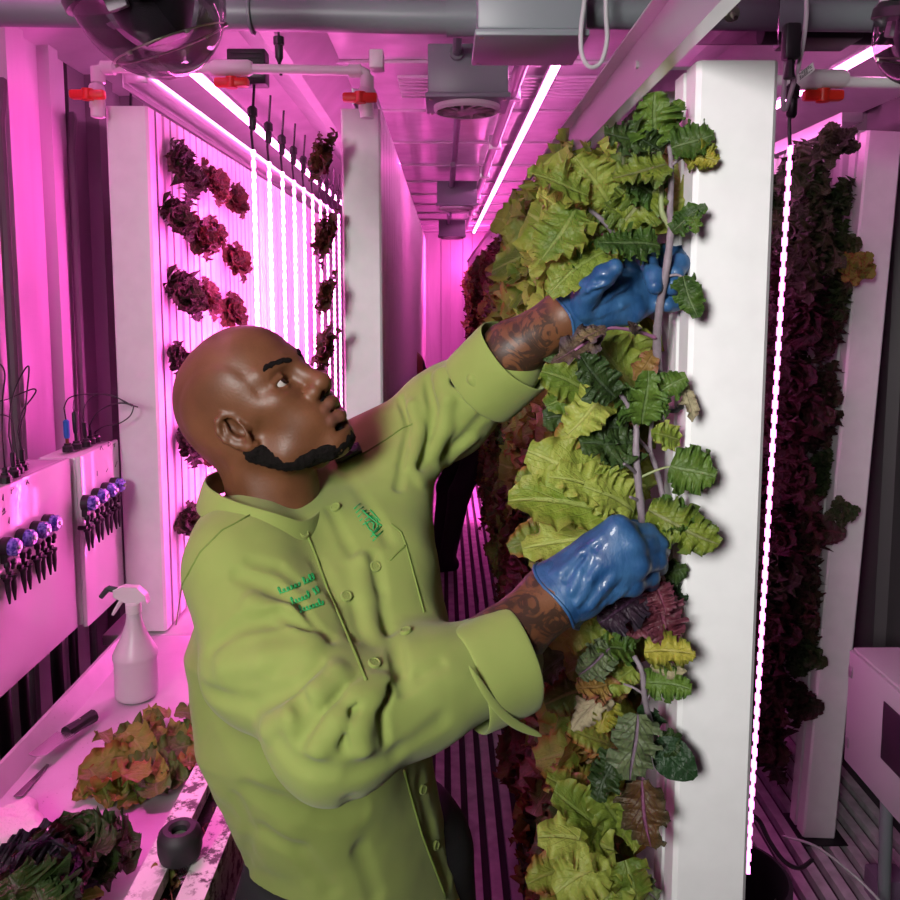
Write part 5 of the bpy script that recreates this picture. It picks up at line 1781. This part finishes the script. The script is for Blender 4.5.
for px, py, key, s_, lab in [(858, 268, 'bronze', .33, 'orange-tinged leaf cluster at the edge of the dim wall tower'), (842, 512, 'dark', .36, 'dark leaf cluster poking past the dim wall tower edge'), (838, 146, 'dark', .6, 'greenish kale topping the wall row beside the dim tower end')]:
    q = at(px, py, 2.30)
    head(key, q, (-.6, -.8, .2), lab, None, s_, 'kale_plant')
# ------------------------------------------------------------------ worktop and what lies on it
ZT = 0.83
def on_table(px, py, z=ZT):
    d = ray(px, py); return CAM + d * ((z - EYE) / d[2])


t = NT('worktop_white_laminate')
p = t.pbsdf((.55, .53, .55, 1), .32)
co = t.coord()
spk = t.ramp(t.noise(co, 150, 4), [(.66, (0, 0, 0, 1)), (.72, (1, 1, 1, 1))])
msk = t.ramp(t.noise(co, 6, 3), [(.5, (0, 0, 0, 1)), (.7, (1, 1, 1, 1))])
col = t.mix(t.math('MULTIPLY', t.math('MULTIPLY', spk, msk), .85), (.55, .53, .55, 1), (.06, .045, .04, 1))
col = t.mix(t.ramp(t.noise(co, 11, 5), [(.45, (0, 0, 0, 1)), (.8, (.5, .5, .5, 1))]), col, (.36, .32, .36, 1))
t.l(col, p.inputs['Base Color'])
M['worktop'] = t.m
wt = thing('work_table', 'long white worktop with raised back lip under the control boxes', 'table', (-.57, 1.3, 0))
og = (-.57, 1.3, 0)
mb = MB(og); mb.box((-.80, .35, ZT - .03), (-.30, 2.02, ZT), .004); mb.box((-.895, 2.02, ZT - .03), (-.30, 2.6, ZT), .004)
mb.build('tabletop', M['worktop'], wt)
mb = MB(og); mb.prism([(-.790, ZT - .002), (-.783, ZT - .002), (-.804, ZT + .040), (-.811, ZT + .040)], .35, 2.02, 'xz')
mb.build('back_lip', M['worktop'], wt, None)
mb = MB(og); mb.box((-.306, .35, ZT - .075), (-.298, 2.6, ZT - .004), .002)
mb.build('front_edge', M['alu'], wt)
for lx, ly in ((-.80, .45), (-.34, .45), (-.80, 2.5), (-.34, 2.5)):
    mb = MB(og); mb.box((lx - .02, ly - .02, 0), (lx + .02, ly + .02, ZT - .03), .003); mb.build('leg', M['alu'], wt)

# tower lying on its back, slot upwards, soiled
t = NT('soiled_white_pvc')
p = t.pbsdf((.7, .69, .67, 1), .45)
co = t.coord()
m1 = t.ramp(t.noise(co, 38, 6, .7), [(.49, (0, 0, 0, 1)), (.57, (1, 1, 1, 1))])
m2 = t.ramp(t.noise(co, 7, 2), [(.30, (0, 0, 0, 1)), (.46, (1, 1, 1, 1))])
t.l(t.mix(t.math('MULTIPLY', t.math('MULTIPLY', m1, m2), .95), (.7, .69, .67, 1), (.025, .016, .014, 1)), p.inputs['Base Color'])
M['soiled'] = t.m
soil = plain('dark_soil', (.014, .009, .008, 1), .9, bump=1.0, scale=140, var=.6)
c0 = np.array([-.365, .60, ZT + .001])
lt = thing('growing_tower', 'soil-stained growing tower lying open on the worktop edge', 'growing tower', c0)
h = TW / 2
mb = MB(c0)
sl = .015
mb.prism([(-.365 - h, ZT + .002), (-.365 + h, ZT + .002), (-.365 + h, ZT + 2 * h), (-.365 + sl, ZT + 2 * h), (-.365 + sl, ZT + 2 * h - .02), (-.365 + sl + .004, ZT + 2 * h - .02), (-.365 + sl + .004, ZT + 2 * h - .004),
          (-.365 + h - .004, ZT + 2 * h - .004), (-.365 + h - .004, ZT + .006), (-.365 - h + .004, ZT + .006), (-.365 - h + .004, ZT + 2 * h - .004), (-.365 - sl - .004, ZT + 2 * h - .004), (-.365 - sl - .004, ZT + 2 * h - .02),
          (-.365 - sl, ZT + 2 * h - .02), (-.365 - sl, ZT + 2 * h), (-.365 - h, ZT + 2 * h)], .6, 1.98, 'xz')
mb.build('tower_channel', M['soiled'], lt, None)
mb = MB(c0); mb.box((-.365 - h + .006, .61, ZT + .008), (-.365 + h - .006, 1.97, ZT + .072))
mb.build('growing_media', soil, lt, None)
mb = MB(c0)
for k in range(60):
    y = R_.uniform(.95, 1.6); xx = -.365 + R_.uniform(-.012, .012)
    a = np.array([xx, y, ZT + .074]); b = a + np.array([R_.uniform(-.02, .02), R_.uniform(-.03, .03), R_.uniform(-.002, .012)])
    mb.tube([a, (a + b) / 2 + np.array([0, 0, .004]), b], .0009, 4)
r_ = mb.build('root_fibres', plain('reddish_roots', (.16, .05, .03, 1), .8), lt, 180)
r_['kind'] = 'stuff'

# black-capped nozzle standing in the slot
q = at(180, 866, 1.10); q = np.array([-.368, 1.045, ZT + .074])
nz_ = thing('sprayer_nozzle', 'black bulb-shaped nozzle on a clear ribbed neck standing in the lying tower', 'nozzle', q)
mb = MB(q); mb.lathe([(.014, 0), (.015, .006), (.0135, .009), (.016, .013), (.0145, .017), (.017, .022), (.017, .034)], q, 22)
mb.build('clear_neck', thin_clear('clear_ribbed_plastic', (.8, .86, .8, 1), .16, .1), nz_)
mb = MB(q); mb.lathe([(.018, .030), (.027, .036), (.030, .048), (.030, .064), (.028, .072), (.022, .078), (.015, .078), (.011, .074), (.011, .06)], q, 30)
mb.build('cap', M['rubber'], nz_)
mb = MB(q); mb.lathe([(.0105, .058), (.0105, .066), (0, .067)], q, 16)
mb.build('green_core', plain('dull_green_plastic', (.05, .22, .06, 1), .4), nz_)

# control boxes with dosing pumps and probes
t = NT('glossy_white_enclosure')
p = t.pbsdf((.72, .70, .72, 1), .10, 0, .6)
M['encl'] = t.m
t = NT('violet_pump_cover')
p = t.pbsdf(srgb(98, 84, 190), .12, 0, .6); p.inputs['Coat Weight'].default_value = .5
vo = t.noise(t.coord(), 160, 2); t.l(t.ramp(vo, [(.4, srgb(58, 50, 150)), (.65, srgb(140, 128, 225))]), p.inputs['Base Color'])
M['pump'] = t.m


def control_box(X, y0, y1, z0, z1, label, pumps, marks):
    og = np.array([X - .05, (y0 + y1) / 2, z0])
    t = thing('control_box', label, 'control box', og)
    mb = MB(og); mb.box((X - .10, y0, z0), (X - .012, y1, z1), .006); mb.build('housing', M['encl'], t)
    mb = MB(og); mb.box((X - .012, y0 - .003, z0 - .003), (X, y1 + .003, z1 + .003), .004); mb.build('cover', M['encl'], t)
    for px, py in pumps:
        c = on_face(px, py, X + .024); c[0] = X
        mb = MB(og); mb.lathe([(.019, 0), (.019, .016)], c, 20, (1, 0, 0)); mb.box(c + np.array([0, -.015, -.03]), c + np.array([.014, .015, -.005]), .003)
        pm = mb.build('dosing_pump', M['black'], t)
        mb = MB(og); mb.lathe([(.0175, .016), (.0175, .026), (.012, .032), (0, .033)], c, 22, (1, 0, 0)); mb.build('pump_cover', M['pump'], pm)
        mb = MB(og); mb.lathe([(.005, .033), (.004, .036), (0, .036)], c, 10, (1, 0, 0)); mb.build('hub', M['screw'], pm)
        for s in (-1, 1):
            mb = MB(og); a = c + np.array([.012, s * .010, -.026])
            mb.lathe([(.0045, 0), (.0065, .003), (.0065, .010), (.004, .013), (.004, .02)], a, 10, (0, 0, -1))
            mb.build('fitting', M['black'], pm)
            a = c + np.array([.010, s * .010, -.058])
            mb = MB(og); mb.lathe([(.0085, 0), (.0085, .004), (.006, .008), (.0055, .026), (.0018, .052)], a, 10, (.05, 0, -1)); mb.tube([a + np.array([-.02, 0, .002]), a + np.array([.0, 0, .002])], .005, 8)
            mb.build('barb', M['black'], pm)
    ink = M['black']
    for k, strokes in enumerate(marks):                       # pencilled marks on the cover
        mb = MB(og)
        for st in strokes:
            mb.tube([on_face(px, py, X) + np.array([.0004, 0, 0]) for px, py in st], .0008, 4)
        mb.build('pencil_mark', ink, t, 180)
    return t, og


cb1, og1 = control_box(-.85, 1.05, 1.795, .95, 1.345, 'nearer white control box with four violet dosing pumps in the middle of its cover', [(15.5, 547), (31, 538), (45, 530), (56, 523)],
    [[[(2, 500), (3, 494), (3, 501)]], [[(11, 494), (11, 487), (14, 488), (11, 491)]], [[(26, 485), (27, 480), (29, 484)], [(26, 483), (29, 482)]], [[(2, 512), (4, 508), (5, 513), (2, 515), (6, 511)]], [[(8, 523), (9, 517), (9, 524)]]])
cb2, og2 = control_box(-.832, 1.81, 2.020, .945, 1.345, 'further white control box with four violet dosing pumps near its top', [(94, 503), (104, 496), (113, 490), (121, 485)],
    [[[(100, 450), (101, 446), (103, 450)]], [[(108, 447), (108, 442), (111, 444), (108, 446)]], [[(113, 445), (115, 443), (114, 447)]], [[(97, 476), (97, 471)]], [[(106, 472), (108, 468)]], [[(115, 467), (117, 461)]]])


def probe(parent, og, base, tip, r, mat, cab=None, cr=.0016):
    base, tip = np.asarray(base), np.asarray(tip)
    mb = MB(og); mb.lathe([(.012, 0), (.012, .012), (.008, .016), (.008, .02)], base, 10)
    f = mb.build('gland', M['black'], parent)
    d = tip - base
    mb = MB(og); mb.tube([base + d * .1, base + d * .45], r * .6, 10); mb.build('probe_shaft', LM['tan'] if mat == 'blue' else M['black'], f)
    mb = MB(og); mb.tube([base + d * .42, base + d * .5, base + d * .95, tip], [r * .8, r, r, r * .5], 12)
    mb.build('probe_body', plain('blue_probe_plastic', srgb(40, 120, 200), .35) if mat == 'blue' else M['black'], f)
    if cab:
        mb = MB(og); mb.tube([tip] + [np.asarray(c) for c in cab], cr, 6); mb.build('lead', M['black'], f, 180)


def arc(px, Y):
    P = np.array([at(a, b, Y) for a, b in px]); Q = []
    for i in range(len(P) - 1):
        p0, p1, p2, p3 = P[max(i - 1, 0)], P[i], P[i + 1], P[min(i + 2, len(P) - 1)]
        for k in range(5):
            u = k / 5
            Q.append(.5 * (2 * p1 + (p2 - p0) * u + (2 * p0 - 5 * p1 + 4 * p2 - p3) * u * u + (3 * p1 - p0 - 3 * p2 + p3) * u ** 3))
    return Q + [P[-1]]
def top_pt(px, Y, z=1.349): return np.array([at(px, 400, Y)[0], Y, z])
Y2 = 1.90
probe(cb2, og2, top_pt(65.5, 1.86), top_pt(65, 1.86, 1.425), .007, 'blue', arc([(64, 408), (68, 399), (78, 395), (95, 394), (112, 396), (124, 401), (132, 406)], 1.90))
probe(cb2, og2, top_pt(74.5, 1.89), top_pt(73.5, 1.89, 1.44), .0055, 'black', arc([(73, 408), (74, 400)], 1.89), .0008)
probe(cb2, og2, top_pt(84, 1.92), top_pt(83, 1.92, 1.41), .006, 'black', arc([(83, 417), (85, 406), (92, 397), (105, 394), (118, 398), (128, 404), (138, 407)], 1.93))
probe(cb2, og2, top_pt(89, 1.96), top_pt(89, 1.96, 1.385), .004, 'black', arc([(90, 425), (96, 414), (108, 406), (122, 403), (133, 405)], 1.96), .0022)
probe(cb2, og2, top_pt(94, 1.98), top_pt(94, 1.98, 1.36), .003, 'black', arc([(95, 432), (105, 426), (118, 424), (130, 416), (134, 406)], 1.98))
Y1 = 1.62
probe(cb1, og1, top_pt(10, 1.60), top_pt(9.5, 1.60, 1.40), .005, 'black', arc([(9, 436), (10, 412), (14, 392), (22, 374), (28, 366), (29, 372), (27, 392), (25, 412), (22, 420), (19, 436)], 1.61))
probe(cb1, og1, top_pt(19, 1.66), top_pt(19, 1.66, 1.395), .005, 'black', arc([(18, 432), (22, 412), (32, 398), (36, 391), (33, 389), (22, 393), (8, 399), (-4, 402)], 1.66))
probe(cb1, og1, top_pt(1, 1.55), top_pt(1, 1.55, 1.38), .005, 'black', arc([(2, 430), (3, 395), (5, 376), (2, 366), (-6, 362)], 1.55))
probe(cb1, og1, top_pt(14, 1.63), top_pt(14, 1.63, 1.38), .004, 'black', arc([(14, 430), (12, 420), (4, 415), (-6, 416)], 1.63), .001)

# black drain tubes and a clear tank in the dark gap behind the worktop
mb = MB((-.965, 1.55, 0)); mb.lathe([(.055, .58), (.058, .60), (.058, .90), (.05, .935), (.03, .94)], (-.965, 1.50, 0), 24)
mb.lathe([(.05, 0), (.05, .58)], (-.965, 1.50, 0), 12)
top('nutrient_tank', mb, thin_clear('dark_clear_tank', (.45, .35, .5, 1), .2, .06), 'dark clear cylinder tank in the gap under the nearer control box', 'tank').location = (-.965, 1.55, 0)
for k, (x_, y_) in enumerate(((-.93, 1.30), (-.94, 1.36), (-.93, 1.62), (-.945, 1.66), (-.93, 1.70), (-.945, 1.88), (-.93, 1.93), (-.945, 1.97))):
    mb = MB((x_, y_, .02)); mb.tube([(x_, y_, .02), (x_ + .005, y_, .5), (x_ - .004, y_ + .005, .8), (x_, y_, .955)], .008 + .003 * (k % 3), 10)
    tag(mb.build('drain_tube', M['rubber'], None, 180), 'black drain tube hanging from under the control boxes', 'tube', 'drain tubes under the control boxes').location = (x_, y_, .02)

# spray bottle
q = on_table(137, 696); q = np.array([q[0], q[1], ZT + .001])
sb = thing('spray_bottle', 'pink-lit translucent white spray bottle with a dark nozzle on the worktop', 'bottle', q)
t = NT('translucent_white_plastic')
p = t.pbsdf((.85, .82, .84, 1), .35); p.inputs['Subsurface Weight'].default_value = .5; p.inputs['Subsurface Radius'].default_value = (.03, .03, .03); p.inputs['Transmission Weight'].default_value = .25
M['bottle'] = t.m
mb = MB(q); mb.lathe([(.038, 0), (.044, .004), (.0455, .012), (.0455, .085), (.0475, .092), (.0475, .100), (.042, .112), (.028, .140), (.018, .168), (.0145, .190), (.0145, .198)], q, 36)
mb.build('bottle_body', M['bottle'], sb, 50)
mb = MB(q); mb.lathe([(.015, .190), (.0165, .192), (.0165, .212), (.013, .216)], q, 24); mb.build('screw_collar', M['white_pvc'], sb)
def L_(x, y, z): return q + np.array([x, y, z])
mb = MB(q); mb.prism([(q[0] - .040, q[2] + .244), (q[0] - .038, q[2] + .228), (q[0] - .010, q[2] + .214), (q[0] + .014, q[2] + .214), (q[0] + .026, q[2] + .222), (q[0] + .034, q[2] + .214), (q[0] + .030, q[2] + .232), (q[0] + .012, q[2] + .250), (q[0] - .020, q[2] + .252)], q[1] - .010, q[1] + .010, 'xz')
mb.build('spray_head', M['white_pvc'], sb, None)
mb = MB(q); mb.tube([L_(-.018, 0, .230), L_(-.028, 0, .214), L_(-.040, 0, .196), L_(-.046, 0, .186)], [.006, .005, .004, .003], 8); mb.build('trigger', M['white_pvc'], sb)
mb = MB(q); mb.tube([L_(-.034, 0, .242), L_(-.052, 0, .246), L_(-.056, 0, .243), L_(-.070, 0, .226)], [.0065, .0065, .0065, .0055], 10); mb.build('nozzle', plain('dark_green_nozzle', (.01, .05, .03, 1), .4), sb)

# knife
kn = thing('kitchen_knife', 'kitchen knife with a black handle lying across the worktop lip', 'knife', on_table(64, 735))
A, Bk, Ck = on_table(93, 716, ZT + .022), on_table(66, 733, ZT + .026), on_table(34, 757, ZT + .030)
og = np.array(kn.location)
d = nrm(A - Bk); s_ = nrm(np.cross(d, (0, 0, 1)))
mb = MB(og)
mb.tube([A + d * .004, A, (A + Bk) / 2, Bk], [.008, .014, .012, .013], 10); hd = mb.build('handle', M['black'], kn)
mb = MB(og)
for u in (.25, .5, .75): mb.lathe([(.003, .0095), (.0025, .0115)], A + (Bk - A) * u, 8)
mb.build('rivet', M['screw'], hd)
e_ = nrm(Ck - Bk); w_ = nrm(np.cross(e_, (0, 0, 1)))
P = [Bk + w_ * .020, Bk - w_ * .018, Bk + e_ * .08 - w_ * .018, Ck - w_ * .002, Bk + e_ * .085 + w_ * .016]
mb = MB(og); mb.raw([p_ + np.array([0, 0, .0012]) for p_ in P] + [p_ - np.array([0, 0, .0008]) for p_ in P], [(0, 1, 2, 3, 4), (9, 8, 7, 6, 5)] + [(i, (i + 1) % 5, 5 + (i + 1) % 5, 5 + i) for i in range(5)])
mb.build('blade', plain('worn_steel_blade', (.55, .53, .54, 1), .25, metal=.9), kn, None)
mb = MB(on_table(40, 790)); a_, b_ = on_table(48, 765, ZT + .004), on_table(18, 797, ZT + .004)
w_ = nrm(np.cross(b_ - a_, (0, 0, 1))) * .008
mb.raw([a_ + w_ * .3, a_ - w_ * .3, b_ - w_, b_ + w_] + [p_ + np.array([0, 0, .002]) for p_ in (a_ + w_ * .3, a_ - w_ * .3, b_ - w_, b_ + w_)], [(3, 2, 1, 0), (4, 5, 6, 7), (0, 1, 5, 4), (1, 2, 6, 5), (2, 3, 7, 6), (3, 0, 4, 7)])
o = top('steel_scraper', mb, plain('dark_scraper_steel', (.25, .23, .24, 1), .25, metal=.9), 'thin dark steel scraper lying below the knife', 'scraper', smooth=None); o.location = [float(v) for v in on_table(40, 790)]

# heap of picked lettuce leaves
rs = np.random.RandomState(5)
pile = [(100, 792), (118, 796), (138, 795), (158, 792), (92, 786), (112, 780), (132, 782), (150, 778), (170, 780), (104, 768), (122, 766), (140, 764), (160, 764), (180, 770), (188, 762), (115, 752), (135, 748), (155, 748), (175, 750), (195, 748), (128, 740), (148, 732), (168, 736), (188, 736), (205, 735), (150, 722), (200, 725), (140, 756), (165, 756), (120, 788)]
for i, (px, py) in enumerate(pile):
    lay = .006 + .030 * (1 - abs(py - 760) / 50.) * rs.uniform(.2, 1)
    q = on_table(px, py, ZT + lay)
    a = rs.uniform(0, 2 * PI); al = np.array([math.cos(a), math.sin(a), rs.uniform(-.05, .35)])
    n = np.array([rs.uniform(-.6, .6), rs.uniform(-.9, .3), 1.0])
    L = rs.uniform(.08, .115)
    lb = LB(); lb.leaf(q - nrm(al) * L * .5, al, n, L, L * rs.uniform(.45, .68), 12, 30, .5, 4.5, rs.uniform(.2, 1.1), .25, .1, .72, .55, 0, rs, rs.uniform(-.5, .5))
    me = lb.mesh('lettuce_leaf', q)
    v = np.empty(len(me.vertices) * 3, np.float32); me.vertices.foreach_get('co', v)
    zmin = v[2::3].min() + q[2] - ZT
    if zmin < .001: q = q + np.array([0, 0, .001 - zmin])
    o = link('lettuce_leaf', me, None, LM[['lettuce_mid', 'kale_olive', 'lettuce_mid', 'kale', 'lettuce_bronze'][i % 5]])
    o.location = [float(t_) for t_ in q]
    if i in (25,): tag(o, 'curled reddish lettuce leaf standing up at the back of the picked heap', 'lettuce leaf')
    else: tag(o, 'wilting picked lettuce leaf in the heap on the worktop', 'lettuce leaf', 'picked lettuce leaves on the worktop')

# kale cut and left at the near end of the worktop
def bunch(label, px, rows, mat_list, z=.01):
    q = on_table(px[0], px[1]); b = thing('kale_bunch', label, 'kale', q)
    for i, (b0, t0, w, zz0, zz1) in enumerate(rows):
        B, T = on_table(b0[0], b0[1], ZT + zz0), on_table(t0[0], t0[1], ZT + zz1)
        lb = LB(); L = np.linalg.norm(T - B) * 1.1
        lb.leaf(B, T - B, np.array([rs.uniform(-.3, .3), -.5, 1]), L, w * 1.15, 16, 72, .62, 10, .3, .3, .36, .8, .45, 0, rs, rs.uniform(-.3, .3))
        me = lb.mesh('leaf', q); link('leaf', me, b, LM[mat_list[i % len(mat_list)]])
    return b


bunch('dark green cut kale bunch lying furthest right on the near worktop', (98, 862), [((72, 862), (130, 838), .075, .03, .07), ((80, 850), (60, 824), .06, .03, .085), ((84, 852), (88, 818), .06, .03, .09), ((86, 856), (110, 822), .065, .03, .08), ((80, 868), (128, 858), .07, .02, .05), ((90, 872), (112, 858), .06, .02, .06), ((70, 862), (100, 845), .07, .03, .09)], ['kale_dark', 'shade', 'kale_dark'])
bunch('purple-black cut kale bunch beside the white cloth', (40, 885), [((45, 880), (5, 850), .085, .03, .08), ((50, 885), (30, 842), .08, .03, .09), ((55, 888), (70, 855), .08, .03, .085), ((30, 892), (-10, 870), .09, .03, .07), ((60, 895), (85, 872), .075, .03, .07), ((40, 890), (20, 870), .085, .04, .1)], ['purple', 'shade', 'purple'])
bunch('mid green kale leaf in the bottom corner of the worktop', (15, 905), [((30, 925), (10, 880), .10, .06, .11), ((50, 930), (38, 886), .07, .06, .1)], ['kale_dark'])
lb = LB(); q = on_table(66, 902, ZT + .03); lb.leaf(on_table(52, 915, ZT + .02), on_table(80, 896, ZT + .04) - on_table(52, 915, ZT + .02), (0, -.4, 1), .07, .035, 8, 14, .05, 3, .9, .8, .05)
o = link('lettuce_leaf', lb.mesh('lettuce_leaf', q), None, LM['lettuce']); o.location = [float(v) for v in q]
tag(o, 'single bright lime leaf at the very front edge of the worktop', 'lettuce leaf')

# crumpled cloth
CL = SDF(); q = on_table(20, 838)
for a, b, r0 in (((-6, 822), (24, 812), .022), ((20, 814), (40, 836), .020), ((5, 830), (36, 842), .018), ((-14, 835), (10, 840), .024), ((28, 826), (44, 842), .013)):
    CL.cap(on_table(*a, ZT + .02), on_table(*b, ZT + .016), r0, r0 * .85, .02)
CL.post.append(lambda P, d: d + .0045 * vnoise(P, 48, 3) + .0022 * vnoise(P, 120, 5))
CL.half((0, 0, ZT + .002), (0, 0, -1), .004)
me, _ = sdf_mesh(CL, q + np.array([-.16, -.14, -.03]), q + np.array([.13, .16, .10]), .0032, 'cleaning_cloth')
tag(link('cleaning_cloth', me, None, plain('white_terry_cloth', (.62, .60, .58, 1), .95, bump=.9, scale=260)), 'crumpled white cleaning cloth beside the cut kale', 'cloth')
# withered sprout in the slot
Pz = Plant('seedling', 'withered seedling in the slot of the lying tower', (160, 890), 1.03)
for b_, t_, m_ in (((165, 890), (152, 870), 'tan'), ((162, 893), (172, 872), 'lettuce_red'), ((165, 900), (150, 890), 'red'), ((166, 896), (178, 884), 'tan')):
    Pz.leaf(b_, t_, 16, 1.05, m_, 'curly', (0, .5), .5)

# bits under the ceiling on the pipe side
for (px, py, Y, w, hh, mat, nm, lab) in ((119, 55, 2.05, .035, .035, 'white_pvc', 'clamp_block', 'small pale clamp block above the valve pipe near the left corner'), (376, 58, 2.05, .035, .045, 'white_pvc', 'clamp_block', 'small pale clamp block above the valve beside the fan box'), (246, 66, 2.15, .10, .09, 'black', 'vent_box', 'black slotted vent box behind the middle red valve')):
    c = at(px, py, Y); mb = MB(c); mb.box(c - np.array([w / 2, 0, hh / 2]), c + np.array([w / 2, .05, hh / 2]), .004)
    if nm == 'vent_box':
        tq = thing(nm, lab, 'vent', c); mb.build('housing', M[mat], tq)
        for k in range(6):
            mb = MB(c); z_ = c[2] - hh * .35 + k * hh * .14; mb.box((c[0] - w * .4, c[1] - .004, z_), (c[0] + w * .4, c[1], z_ + .004), .001); mb.build('slat', M['rubber'], tq)
    else:
        o = top(nm, mb, M[mat], lab, 'clamp'); o.location = [float(v) for v in c]
for (px, lab) in ((279, 'black cable plug hanging in front of the ceiling near the fan box'),):
    c = at(px, 50, 2.0); mb = MB(c); mb.lathe([(.004, .0), (.010, .012), (.010, .04), (.013, .042), (.013, .06), (.005, .062)], c - np.array([0, 0, .03]), 10); mb.tube([c + np.array([0, 0, .03]), c + np.array([0, 0, .25])], .003, 6); mb.tube([c - np.array([0, 0, .03]), c + np.array([.004, 0, -.06])], .004, 6)
    o = top('cable_plug', mb, M['black'], lab, 'plug'); o.location = [float(v) for v in c]

# ------------------------------------------------------------------ right-hand side
t = NT('matt_grey_enamel'); p = t.pbsdf((.42, .42, .43, 1), .5); M['enamel'] = t.m
X_ = 1.10
yf = .01 + (X_ * FPX) / (868 - 444)
eb = thing('electrical_box', 'grey electrical box with a sloping top edge on the dark wall', 'electrical box', (1.3, 1.85, .45))
og = (1.3, 1.85, .45)
zt_, zb_ = on_face(868, 664, X_)[2], on_face(862, 783, X_)[2]
mb = MB(og); mb.box((X_ + .012, 1.55, zb_), (XR - .035, yf, zt_), .006); mb.build('housing', M['enamel'], eb)
mb = MB(og); mb.box((X_, 1.56, zb_ + .006), (X_ + .014, yf - .006, zt_ - .006), .004); dr_ = mb.build('door', M['enamel'], eb)
for zz_ in (.05, .25):
    mb = MB(og); mb.box((X_ - .003, yf - .03, zb_ + zz_), (X_, yf - .012, zb_ + zz_ + .03), .001); mb.build('hinge', M['alu'], dr_)
mb = MB(og); mb.box((X_ - .003, 1.62, zb_ + .12), (X_ + .001, 1.90, zb_ + .27), .004); mb.build('window_frame', M['black'], dr_)
mb = MB(og); mb.lathe([(.02, 0), (.024, .004), (.018, .02)], (X_ + .07, yf - .10, zb_), 16, (0, 0, -1)); mb.build('cable_gland', M['alu'], eb)
mb = MB(og); mb.tube([(X_ + .07, yf - .1, zb_ - .02), (X_ + .08, yf - .1, .02)], .016, 12); mb.build('conduit', M['pipe'], eb)

bk = at(742, 868, 1.62)
bu = thing('bucket', 'black round bucket on the floor behind the foot of the big blank tower', 'bucket', (bk[0], 1.66, 0))
og = (bk[0], 1.66, 0)
mb = MB(og); mb.lathe([(.09, 0), (.094, .004), (.115, .40), (.121, .40), (.121, .43), (.112, .432), (.108, .40), (.088, .012)], og, 36); mb.build('pail', M['rubber'], bu)
mb = MB(og); mb.tube([(og[0] + .12 * math.cos(a), 1.66 + .02, .40 - .10 * math.sin(a)) for a in np.linspace(0, PI, 14)], .003, 6); mb.build('handle', M['screw'], bu)
cable('floor_cable', [at(752, 815, 1.9), at(760, 822, 1.9), at(770, 842, 1.95), at(785, 862, 2.0), at(800, 868, 2.1), at(812, 860, 2.2)], .006, M['rubber'], 'black cable curving down beside the bucket')
cable('floor_cable', [at(782, 836, 2.05), at(815, 846, 2.0), at(850, 872, 1.95), at(876, 897, 1.9), at(900, 925, 1.85)], .0035, M['cable_grey'], 'thin pale cable running across by the tower foot')
mb = MB(); q = at(886, 890, 2.1)
mb.box(q + np.array([-.035, -.02, -.05]), q + np.array([.06, .06, .04]), .01)
mb.box((q[0] - .03, q[1] - .01, 0), (q[0] + .05, q[1] + .05, q[2] - .04), .004)
o = top('power_supply', mb, plain('violet_grey_plastic', (.16, .10, .17, 1), .4), 'small violet-grey power supply low under the electrical box', 'power supply')

# ------------------------------------------------------------------ the other person, far down the aisle
P2 = SDF()
f0, f1 = np.array([-.05, 5.04, 0.0]), np.array([.0, 4.82, 0.0])
hipm = np.array([.24, 5.0, .90])
for f, hh_ in ((f0, hipm + np.array([-.05, .06, 0])), (f1, hipm + np.array([.05, -.05, 0]))):
    kn_ = (f + hh_) / 2 + np.array([-.05, -.02, .03])
    P2.chain([hh_, kn_, f + np.array([0.02, 0, .08])], [.092, .066, .050], .03)
    P2.cap(f + np.array([.05, .02, .04]), f + np.array([-.14, -.05, .035]), .045, .038, .03)
P2.loft(hipm + np.array([.0, 0, -.08]), hipm + np.array([-.30, -.06, .30]), (0, 1, 0), [(0, .17, .13), (.5, .17, .12), (.85, .19, .11), (1, .10, .08)], .05)
sh_ = hipm + np.array([-.28, -.06, .27])
for s in (-1, 1):
    P2.chain([sh_ + np.array([0, s * .19, -.02]), sh_ + np.array([.02, s * .22, -.26]), sh_ + np.array([.10 if s < 0 else -.1, s * .16, -.42])], [.06, .05, .04], .03)
hc_ = sh_ + np.array([-.14, -.02, .03])
P2.cap(sh_ + np.array([-.02, 0, .02]), hc_, .055, .052, .03)
P2.ell(hc_ + np.array([-.03, 0, .06]), (.095, .078, .112), .03)
P2.ell(hc_ + np.array([-.12, 0, .03]), (.018, .014, .02), .02)
for s in (-1, 1): P2.ell(hc_ + np.array([-.02, s * .08, .05]), (.015, .01, .028), .01)
P2.half((0, 0, 0.002), (0, 0, -1), .004)
me, V2 = sdf_mesh(P2, (-.45, 4.4, -.02), (.6, 5.5, 1.80), .011, 'person')
dk = plain('black_clothing', (.012, .010, .014, 1), .8, bump=.2, scale=40)
me.materials.append(dk); me.materials.append(plain('skin_in_shade', srgb(120, 76, 54), .5))  # one even skin tone
for pl in me.polygons:
    if pl.center.x < sh_[0] - .09 and pl.center.z > 1.0: pl.material_index = 1
tag(link('person', me), 'second person in black clothes bending over far down the aisle', 'person')
